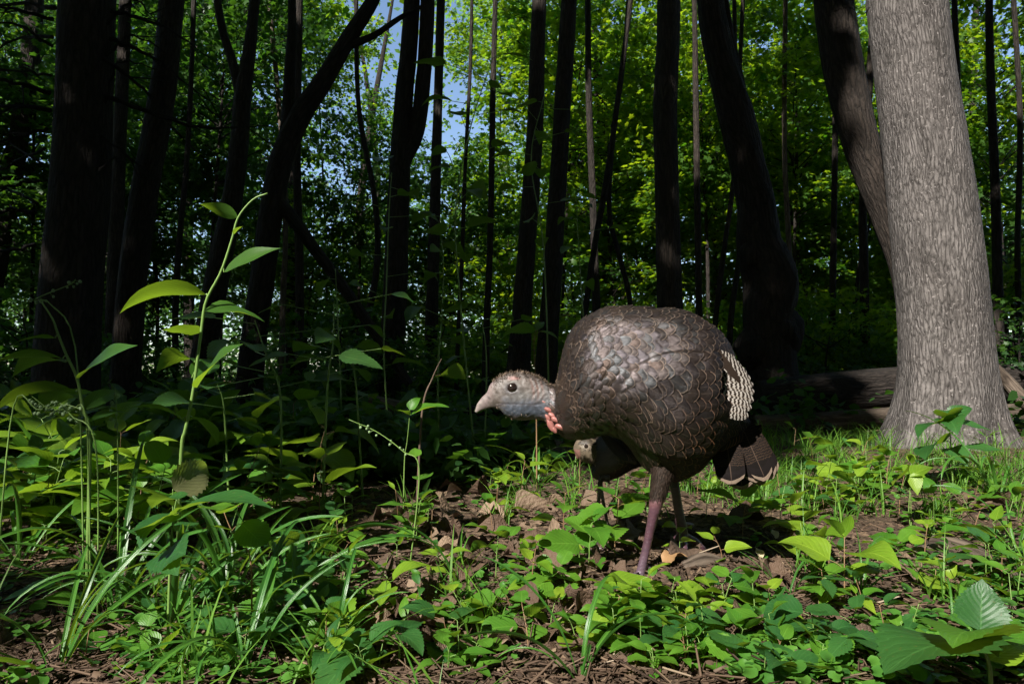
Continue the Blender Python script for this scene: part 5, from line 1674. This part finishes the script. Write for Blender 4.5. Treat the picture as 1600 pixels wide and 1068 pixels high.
SHP = {'ovate': 'oval pointed leaves', 'toothed': 'toothed leaves', 'lance': 'long narrow leaves', 'round': 'rounded leaves', 'broad': 'broad leaves'}
def place_herb(px, py, hp, lp, nl, pal, shape, opp=None, droop=0.0, lean=None, tall=False):
    b = ground(px, py)
    d = b[1]
    h, L = hp / FPX * d, lp / FPX * d
    z = zone(b)
    nm = 'herb' if tall else 'seedling'
    lb = f'{ADJ[pal]} {"herb" if tall else "seedling"} with {SHP[shape]} {z}'
    return herb(b, h, shape, pal, L, nl, nm, lb, 'plant', lb[:60], opp=(prng.random() < .4) if opp is None else opp, stem='stem_red' if prng.random() < .35 else 'stem_green', droop=droop, lean=lean)
for s_ in SEED: place_herb(*s_)

# filler herbs
def dens_left(n):
    k = 0
    while k < n:                                         # tall tangle below the knotweeds
        px, py = prng.uniform(-40, 520), prng.uniform(735, 850)
        if px > 380 and prng.random() < .5: continue
        k += 1
        place_herb(px, py, prng.uniform(70, 135), prng.uniform(60, 105), int(prng.integers(5, 9)), ['mid', 'deep', 'mid', 'pale'][prng.integers(4)], ['lance', 'ovate', 'ovate', 'toothed'][prng.integers(4)], tall=True)
dens_left(62)
k = 0
while k < 34:                                            # shaded herbs behind, in front of the logs
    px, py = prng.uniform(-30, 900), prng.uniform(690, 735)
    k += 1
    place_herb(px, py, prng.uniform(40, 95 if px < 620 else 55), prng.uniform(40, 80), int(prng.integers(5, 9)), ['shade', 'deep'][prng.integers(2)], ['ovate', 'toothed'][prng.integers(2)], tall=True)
k = 0
while k < 200:                                           # low herbs over the sunlit floor
    px, py = prng.uniform(500, 1600), 712 + 350 * prng.random() ** .9
    if 930 < px < 1260 and 800 < py < 945 and prng.random() < .75: continue
    if 560 < px < 950 and py > 780 and prng.random() < .62: continue
    if 1380 < px < 1580 and py < 745: continue
    if 1130 < px < 1600 and 900 < py < 1010 and prng.random() < .4: continue
    k += 1
    far_ = (1068 - py) / 350
    place_herb(px, py, prng.uniform(18, 66), prng.uniform(30, 78) * (1 - .4 * far_), int(prng.integers(3, 7)), ['mid', 'pale', 'mid', 'deep'][prng.integers(4)], ['ovate', 'toothed', 'round', 'ovate', 'lance'][prng.integers(5)])
k = 0
while k < 26:                                            # between the sedges at the left
    px, py = prng.uniform(-20, 540), prng.uniform(860, 1060)
    k += 1
    place_herb(px, py, prng.uniform(25, 70), prng.uniform(36, 80), int(prng.integers(3, 7)), ['mid', 'deep', 'deep'][prng.integers(3)], ['ovate', 'toothed', 'round'][prng.integers(3)])

# dim climbing stems and leaves in the shade behind
SHADE = [([(690, 690), (684, 600), (690, 500), (693, 420), (690, 372)], 2.9, 6), ([(745, 690), (720, 480), (712, 330), (735, 200), (770, 90)], 2.9, 16), ([(536, 690), (532, 600), (528, 500), (524, 420)], 3.0, 4), ([(612, 690), (600, 560), (604, 440), (608, 330), (612, 270)], 3.0, 10),
         ([(505, 690), (512, 600), (520, 540), (522, 470)], 2.2, 8), ([(440, 690), (438, 620), (418, 560), (398, 500)], 2.1, 7), ([(568, 690), (556, 600), (545, 540)], 2.4, 6), ([(860, 640), (850, 400), (830, 250), (850, 150)], 3.4, 12), ([(925, 560), (905, 400), (900, 300)], 3.6, 6),
         ([(652, 700), (660, 640), (676, 590), (690, 560)], 2.3, 1), ([(756, 690), (760, 560), (748, 480)], 3.0, 7), ([(360, 700), (350, 640), (340, 600)], 2.3, 6)]
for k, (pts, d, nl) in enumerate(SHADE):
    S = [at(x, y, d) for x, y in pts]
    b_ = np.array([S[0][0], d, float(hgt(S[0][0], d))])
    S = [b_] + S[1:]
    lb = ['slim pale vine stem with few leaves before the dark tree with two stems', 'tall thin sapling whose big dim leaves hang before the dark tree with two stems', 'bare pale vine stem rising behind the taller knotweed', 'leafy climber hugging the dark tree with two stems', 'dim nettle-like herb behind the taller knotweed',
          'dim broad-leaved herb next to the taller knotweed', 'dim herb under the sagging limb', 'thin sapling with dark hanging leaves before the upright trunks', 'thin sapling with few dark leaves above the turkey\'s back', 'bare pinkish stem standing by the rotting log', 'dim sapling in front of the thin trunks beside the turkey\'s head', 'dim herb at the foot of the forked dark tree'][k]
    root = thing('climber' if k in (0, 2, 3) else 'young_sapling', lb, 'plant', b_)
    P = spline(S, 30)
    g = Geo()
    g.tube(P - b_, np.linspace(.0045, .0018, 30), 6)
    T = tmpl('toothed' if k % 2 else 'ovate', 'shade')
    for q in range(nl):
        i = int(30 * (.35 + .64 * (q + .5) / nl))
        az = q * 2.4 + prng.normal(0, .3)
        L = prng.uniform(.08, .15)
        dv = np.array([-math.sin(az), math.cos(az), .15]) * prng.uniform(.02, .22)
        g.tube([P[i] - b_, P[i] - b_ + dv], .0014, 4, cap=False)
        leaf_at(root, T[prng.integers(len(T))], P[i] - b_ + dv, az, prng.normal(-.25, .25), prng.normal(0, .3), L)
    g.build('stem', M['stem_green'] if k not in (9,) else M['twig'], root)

# broad sedge tufts
SEDGE = [(355, 945, .36, 17, 'largest broad-bladed sedge tuft arching over the litter'), (265, 985, .34, 14, 'sedge tuft in front of the largest one'), (440, 930, .34, 12, 'sedge tuft leaning towards the litter patch'), (180, 960, .34, 12, 'sedge tuft beside the bare brown soil patch'),
         (90, 1040, .30, 11, 'sedge tuft at the clearing\'s near corner, by the brown soil patch'), (520, 1010, .26, 9, 'small sedge tuft near the three-leaved bramble'), (380, 1050, .26, 10, 'low sedge tuft with upright blades in front of the others'), (905, 1060, .22, 7, 'lone small sedge tuft growing in the leaf litter'), (250, 880, .30, 10, 'sedge tuft half hidden by the herb with drooping leaves'),
         (480, 850, .22, 8, 'sedge tuft behind the largest one'), (1230, 935, .18, 6, 'sparse sedge tuft in front of the turkey\'s feet'), (1345, 930, .16, 6, 'short sedge tuft among the yellow-green seedlings'), (1560, 780, .36, 12, 'sedge tuft at the edge of the stout grey tree\'s roots'), (1590, 870, .26, 8, 'sedge tuft past the half-buried root'), (840, 760, .30, 8, 'arching sedge tuft in the shade below the turkey\'s neck'), (30, 880, .3, 9, 'sedge tuft under the shorter knotweed'), (1490, 985, .14, 6, 'tiny sedge tuft beside the broad toothed herb'), (720, 900, .18, 6, 'thin sedge tuft crossing the leaf litter')]
for px, py, L, nb, lb in SEDGE:
    b_ = ground(px, py)
    root = thing('sedge_tuft', lb, 'sedge', b_, 'broad-bladed sedge tufts')
    for q in range(nb):
        az = q * 2.4 + prng.normal(0, .5)
        me = STRAPS[prng.integers(len(STRAPS))]
        dv = np.array([-math.sin(az), math.cos(az), 0]) * prng.uniform(0, .018)
        leaf_at(root, me, dv + [0, 0, -.008], az, prng.uniform(.3, 1.0), prng.normal(0, .15), L * prng.uniform(.6, 1.25))

# fine grass, mostly round the grey tree and behind the turkey
def grass():
    r_ = np.random.default_rng(41)
    P = []
    for cx, cy_, rx, ry, n in [(2.1, 2.5, .55, .45, 1200), (1.35, 2.7, .6, .55, 900), (2.3, 1.9, .5, .4, 600), (.8, 2.5, .6, .35, 500), (1.6, 3.5, .8, .5, 900), (-.6, 1.25, .5, .35, 260), (.3, 2.3, .6, .3, 220), (1.2, 1.5, .5, .3, 160)]:
        ncl = max(6, n // 22)
        c = np.stack([r_.normal(cx, rx * .6, ncl), r_.normal(cy_, ry * .6, ncl)], 1)
        q = c[r_.integers(0, ncl, n)] + r_.normal(0, .018, (n, 2))
        P.append(q)
    P = np.concatenate(P)
    n = len(P)
    L = r_.uniform(.05, .19, n)
    az = r_.uniform(0, 6.28, n)
    lean = r_.uniform(.25, 1.25, n)
    wd = r_.uniform(.0009, .0024, n)
    t = np.linspace(0, 1, 6)
    d = np.stack([np.cos(az), np.sin(az)], 1)
    rr = (lean * L)[:, None] * t[None] ** 1.7
    z = L[:, None] * t[None] * (1 - .35 * lean[:, None] * t[None] ** 1.5)
    C = np.stack([P[:, 0:1] + d[:, 0:1] * rr, P[:, 1:2] + d[:, 1:2] * rr, hgt(P[:, 0], P[:, 1])[:, None] - .004 + z], -1)
    sd = np.stack([-d[:, 1], d[:, 0], np.zeros(n)], 1)
    w = wd[:, None] * np.array([.8, 1, 1, .85, .55, .08])[None]
    V = np.stack([C - sd[:, None] * w[..., None], C + sd[:, None] * w[..., None]], 2).reshape(-1, 3)
    k = (np.arange(n) * 12)[:, None] + np.arange(5)[None] * 2
    Q = np.stack([k, k + 1, k + 3, k + 2], -1).reshape(-1, 4)
    tag(obj('grass', mesh('grass', V, Q, M['grass'], None, np.repeat(r_.random(n), 12))), 'fine green grass growing round the grey tree and behind the turkey', 'grass', kind='stuff')
grass()

# creeping ground cover of little rounded leaves
def groundcover():
    r_ = np.random.default_rng(43)
    n = 9500
    px = r_.uniform(-350, 1980, n)
    py = 715 + 370 * r_.random(n)
    mask = fbm(px / 130, py / 70, 0, 2, 9) + .35 * (px > 1150) + .25 * (py < 800) - .9 * ((px > 940) & (px < 1250) & (py > 810) & (py < 930)) - .35 * ((px > 560) & (px < 950) & (py > 800)) + .15 * (px < 500)
    k = mask + r_.normal(0, .25, n) > .12
    px, py = px[k], py[k]
    B = ground_many(px, py)
    h = r_.uniform(.004, .035, len(B))
    P = B + np.stack([r_.normal(0, .006, len(B)), r_.normal(0, .006, len(B)), h], 1)
    az = r_.uniform(0, 6.28, len(B))
    D = np.stack([np.cos(az), np.sin(az), r_.normal(.05, .2, len(B))], 1)
    N = np.stack([r_.normal(0, .35, len(B)), r_.normal(-.1, .35, len(B)), np.ones(len(B))], 1)
    ROUND = np.array([(0, .1, -.02)] + [(.46 * math.sin(a) * (1 + .04 * (i % 2)), .5 - .5 * math.cos(a) * (1 if 0 < i < 12 else .5), .06) for i, a in enumerate(np.linspace(0, 2 * np.pi, 13)[:-1])])
    RT = np.array([(0, i + 1, (i + 1) % 12 + 1) for i in range(12)])
    V, T, tone = leaves(P, D, N, r_.uniform(.010, .030, len(B)), ROUND, RT, np.clip(r_.normal(.5, .25, len(B)), 0, 1))
    tag(obj('ground_cover', mesh('ground_cover', V, T, M['groundcover'], None, tone)), 'creeping ground cover of little rounded green leaves', 'ground cover', kind='stuff')
groundcover()

# ------------------------------------------------------------------ leaf litter, twigs, soil clods
DEAD = []
for v in range(4):
    DEAD.append(leaf_tmpl('dead_leaf', M['litter'], W_ovate(.30), 8, 0, [.5, -.6, .9, .3][v], [1.2, -1.4, .6, 2.0][v], [.6, -.8, .3, 1.1][v], .35, 70 + v))
    DEAD.append(leaf_tmpl('dead_leaf', M['litter'], W_oak(.34), 13, 0, [.3, -.5, .7, .2][v], [.9, -1.2, 1.6, .5][v], [.4, -.5, .8, -1][v], .3, 80 + v))
r_ = np.random.default_rng(51)
k = 0
while k < 290:
    px, py = r_.uniform(-20, 1620), 760 + 310 * r_.random() ** .8
    if r_.random() < .5: px, py = r_.uniform(550, 1000), r_.uniform(775, 1030)
    if px < 480 and py < 880: continue
    b_ = ground(px, py)
    L = r_.uniform(32, 84) / FPX * b_[1]
    if r_.random() < .3: L *= .6
    z = zone(b_)
    o = obj('dead_leaf', DEAD[r_.integers(len(DEAD))], None, (b_[0], b_[1], b_[2] + r_.uniform(.002, .008)), (r_.normal(0, .28), r_.normal(0, .35), r_.uniform(0, 6.28)), (L * r_.uniform(.8, 1.15), L, L))
    tag(o, f'curled brown fallen leaf {z}', 'leaf', f'fallen leaves {z}')
    k += 1
# a pale dry leaf and a bleached one by the feet
for px, py, L, mt, lb in [(1035, 886, .062, (.24, .14, .065), 'tawny dry leaf lying just in front of the turkey\'s far foot'), (1212, 848, .030, (.45, .41, .28), 'bleached cream leaf standing on the scratched soil'), (1188, 880, .03, (.50, .42, .27), 'flat pale scrap of leaf on the scratched soil')]:
    b_ = ground(px, py)
    me = leaf_tmpl('dry_leaf', plain(lb.split()[0] + '_leaf', mt, .6, .3, .3, 40, .4), W_ovate(.36), 9, .08, .4, .7, .4, .3, 91)
    o = obj('dry_leaf', me, None, (b_[0], b_[1], b_[2] + .012), (.2 if L > .05 else .9, .2, R(-80) if L > .05 else R(20)), L)
    tag(o, lb, 'leaf')

def bits():
    """broken litter: flakes, chips and needles strewn over the soil"""
    r_ = np.random.default_rng(53)
    n = 15000
    px = r_.uniform(-300, 1900, n)
    py = 730 + 350 * r_.random(n) ** .75
    B = ground_many(px, py)
    az = r_.uniform(0, 6.28, n)
    D = np.stack([np.cos(az), np.sin(az), r_.normal(0, .25, n)], 1)
    N = np.stack([r_.normal(0, .45, n), r_.normal(0, .45, n), np.ones(n)], 1)
    needle = r_.random(n) < .45
    tone = np.clip(r_.normal(.38, .24, n), 0, 1)
    P = B + np.array([0, 0, .003]) + np.stack([0 * az, 0 * az, r_.uniform(0, .006, n)], 1)
    FL = np.array([(-.3, 0, 0), (.25, .1, .08), (.42, .6, -.05), (.05, 1, .1), (-.38, .7, -.06), (-.1, .4, .1)])
    FT = np.array([(0, 1, 5), (1, 2, 5), (2, 3, 5), (3, 4, 5), (4, 0, 5)])
    V1, T1, c1 = leaves(P[~needle], D[~needle], N[~needle], r_.uniform(.004, .019, (~needle).sum()), FL, FT, tone[~needle])
    ST = np.array([(-.03, 0, 0), (.03, 0, 0), (0, .0, .05), (-.02, 1, .0), (.02, 1, .0), (0, 1, .04)])
    TT = np.array([(0, 1, 4), (0, 4, 3), (1, 2, 5), (1, 5, 4), (2, 0, 3), (2, 3, 5)])
    V2, T2, c2 = leaves(P[needle], D[needle], N[needle], r_.uniform(.02, .07, needle.sum()), ST, TT, tone[needle])
    tag(obj('leaf_litter', mesh('leaf_litter', np.concatenate([V1, V2]), np.concatenate([T1, T2 + len(V1)]), M['litter_bits'], None, np.concatenate([c1, c2]), smooth=False)), 'broken brown litter of leaf flakes and needles strewn over the soil', 'leaf litter', kind='stuff')
    m = 1500                                               # clods of the scratched soil
    px = np.concatenate([r_.normal(1090, 95, m * 2 // 3), r_.uniform(0, 1600, m - m * 2 // 3)])
    py = np.concatenate([r_.normal(880, 38, m * 2 // 3), r_.uniform(800, 1068, m - m * 2 // 3)])
    B = ground_many(px, np.clip(py, 730, 1070))
    th = r_.uniform(.003, .011, m)
    OC = np.array([(1, 0, 0), (-1, 0, 0), (0, 1, 0), (0, -1, 0), (0, 0, .8), (0, 0, -.8)], float)
    OT = np.array([(0, 2, 4), (2, 1, 4), (1, 3, 4), (3, 0, 4), (2, 0, 5), (1, 2, 5), (3, 1, 5), (0, 3, 5)])
    J = OC[None] * (1 + r_.normal(0, .3, (m, 6, 1))) * th[:, None, None] * r_.uniform(.7, 1.5, (m, 1, 3))
    rot = r_.uniform(0, 6.28, m)
    c_, s_ = np.cos(rot)[:, None], np.sin(rot)[:, None]
    J = np.stack([J[..., 0] * c_ - J[..., 1] * s_, J[..., 0] * s_ + J[..., 1] * c_, J[..., 2]], -1)
    V = (B[:, None] + J).reshape(-1, 3)
    T = ((np.arange(m) * 6)[:, None, None] + OT[None]).reshape(-1, 3)
    tag(obj('soil_clods', mesh('soil_clods', V, T, M['soil'], None, None, smooth=False)), 'loose clods of scratched brown soil round the turkey\'s feet', 'soil', kind='stuff')
bits()

r_ = np.random.default_rng(57)
for k in range(46):
    px, py = r_.uniform(20, 1590), r_.uniform(830, 1062)
    b_ = ground(px, py)
    L = r_.uniform(.05, .20)
    az = r_.normal(0, .7)
    z = zone(b_)
    g = Geo()
    P = np.array([[t * L * math.cos(az), t * L * math.sin(az), 0] for t in np.linspace(-.5, .5, 8)]) + np.cumsum(r_.normal(0, .0025, (8, 3)), axis=0)
    P[:, 2] = [float(hgt(b_[0] + q[0], b_[1] + q[1])) - b_[2] + .004 + abs(r_.normal(0, .003)) for q in P]
    g.tube(P, np.linspace(r_.uniform(.0015, .004), .001, 8), 6)
    if r_.random() < .5:
        i = r_.integers(2, 6)
        g.tube([P[i], P[i] + [r_.normal(0, .02), r_.normal(0, .02), .01]], [.0015, .0006], 5)
    o = g.build('twig', M['twig'], None, tuple(b_))
    tag(o, f'thin dry twig lying {z}', 'twig', f'twigs {z}')

def wood(name, label, pts, mat, seed, cat='root', amp=.05):
    W_ = []
    for px, py, w in pts:
        b = ground(px, py)
        W_.append((*b, w / 2 / FPX * b[1]))
    W_ = np.array(W_)
    W_[:, 2] += W_[:, 3] * .35
    base = W_[0, :3].copy()
    root = thing(name, label, cat, base)
    V, Q, U = trunk_geo(W_[:, :3], W_[:, 3], n=18, ring=.008, amp=amp, seed=seed, freq=6)
    n1 = 19
    m = len(V) // n1
    kk = len(V)
    V = np.concatenate([V, [V[:n1].mean(0), V[-n1:].mean(0)]])
    U = np.concatenate([U, [[0, 0], [0, 0]]])
    T = [[kk, j + 1, j] for j in range(n1 - 1)] + [[kk + 1, (m - 1) * n1 + j, (m - 1) * n1 + j + 1] for j in range(n1 - 1)]
    obj('wood', mesh('wood', V - base, [Q, np.array(T)], M[mat], U), root)
wood('buried_root', 'half-buried weathered root bending through the soil in the sun', [(1418, 842, 16), (1450, 852, 26), (1490, 862, 34), (1530, 880, 38), (1570, 905, 34), (1640, 925, 30)], 'dead_wood', 3)
wood('wood_chunk', 'split chunk of rotten wood lying at the end of the half-buried root', [(1400, 882, 20), (1440, 872, 30), (1478, 862, 26)], 'dead_wood', 9, 'wood')
wood('branch_piece', 'short decayed branch piece lying past the half-buried root', [(1560, 965, 16), (1585, 945, 18), (1620, 935, 18)], 'dead_wood', 5, 'wood')
wood('bark_slab', 'weathered slab of bark on the scratched soil by the turkey\'s far foot', [(1065, 886, 14), (1095, 880, 26), (1130, 884, 18)], 'dead_wood', 15, 'wood', .10)
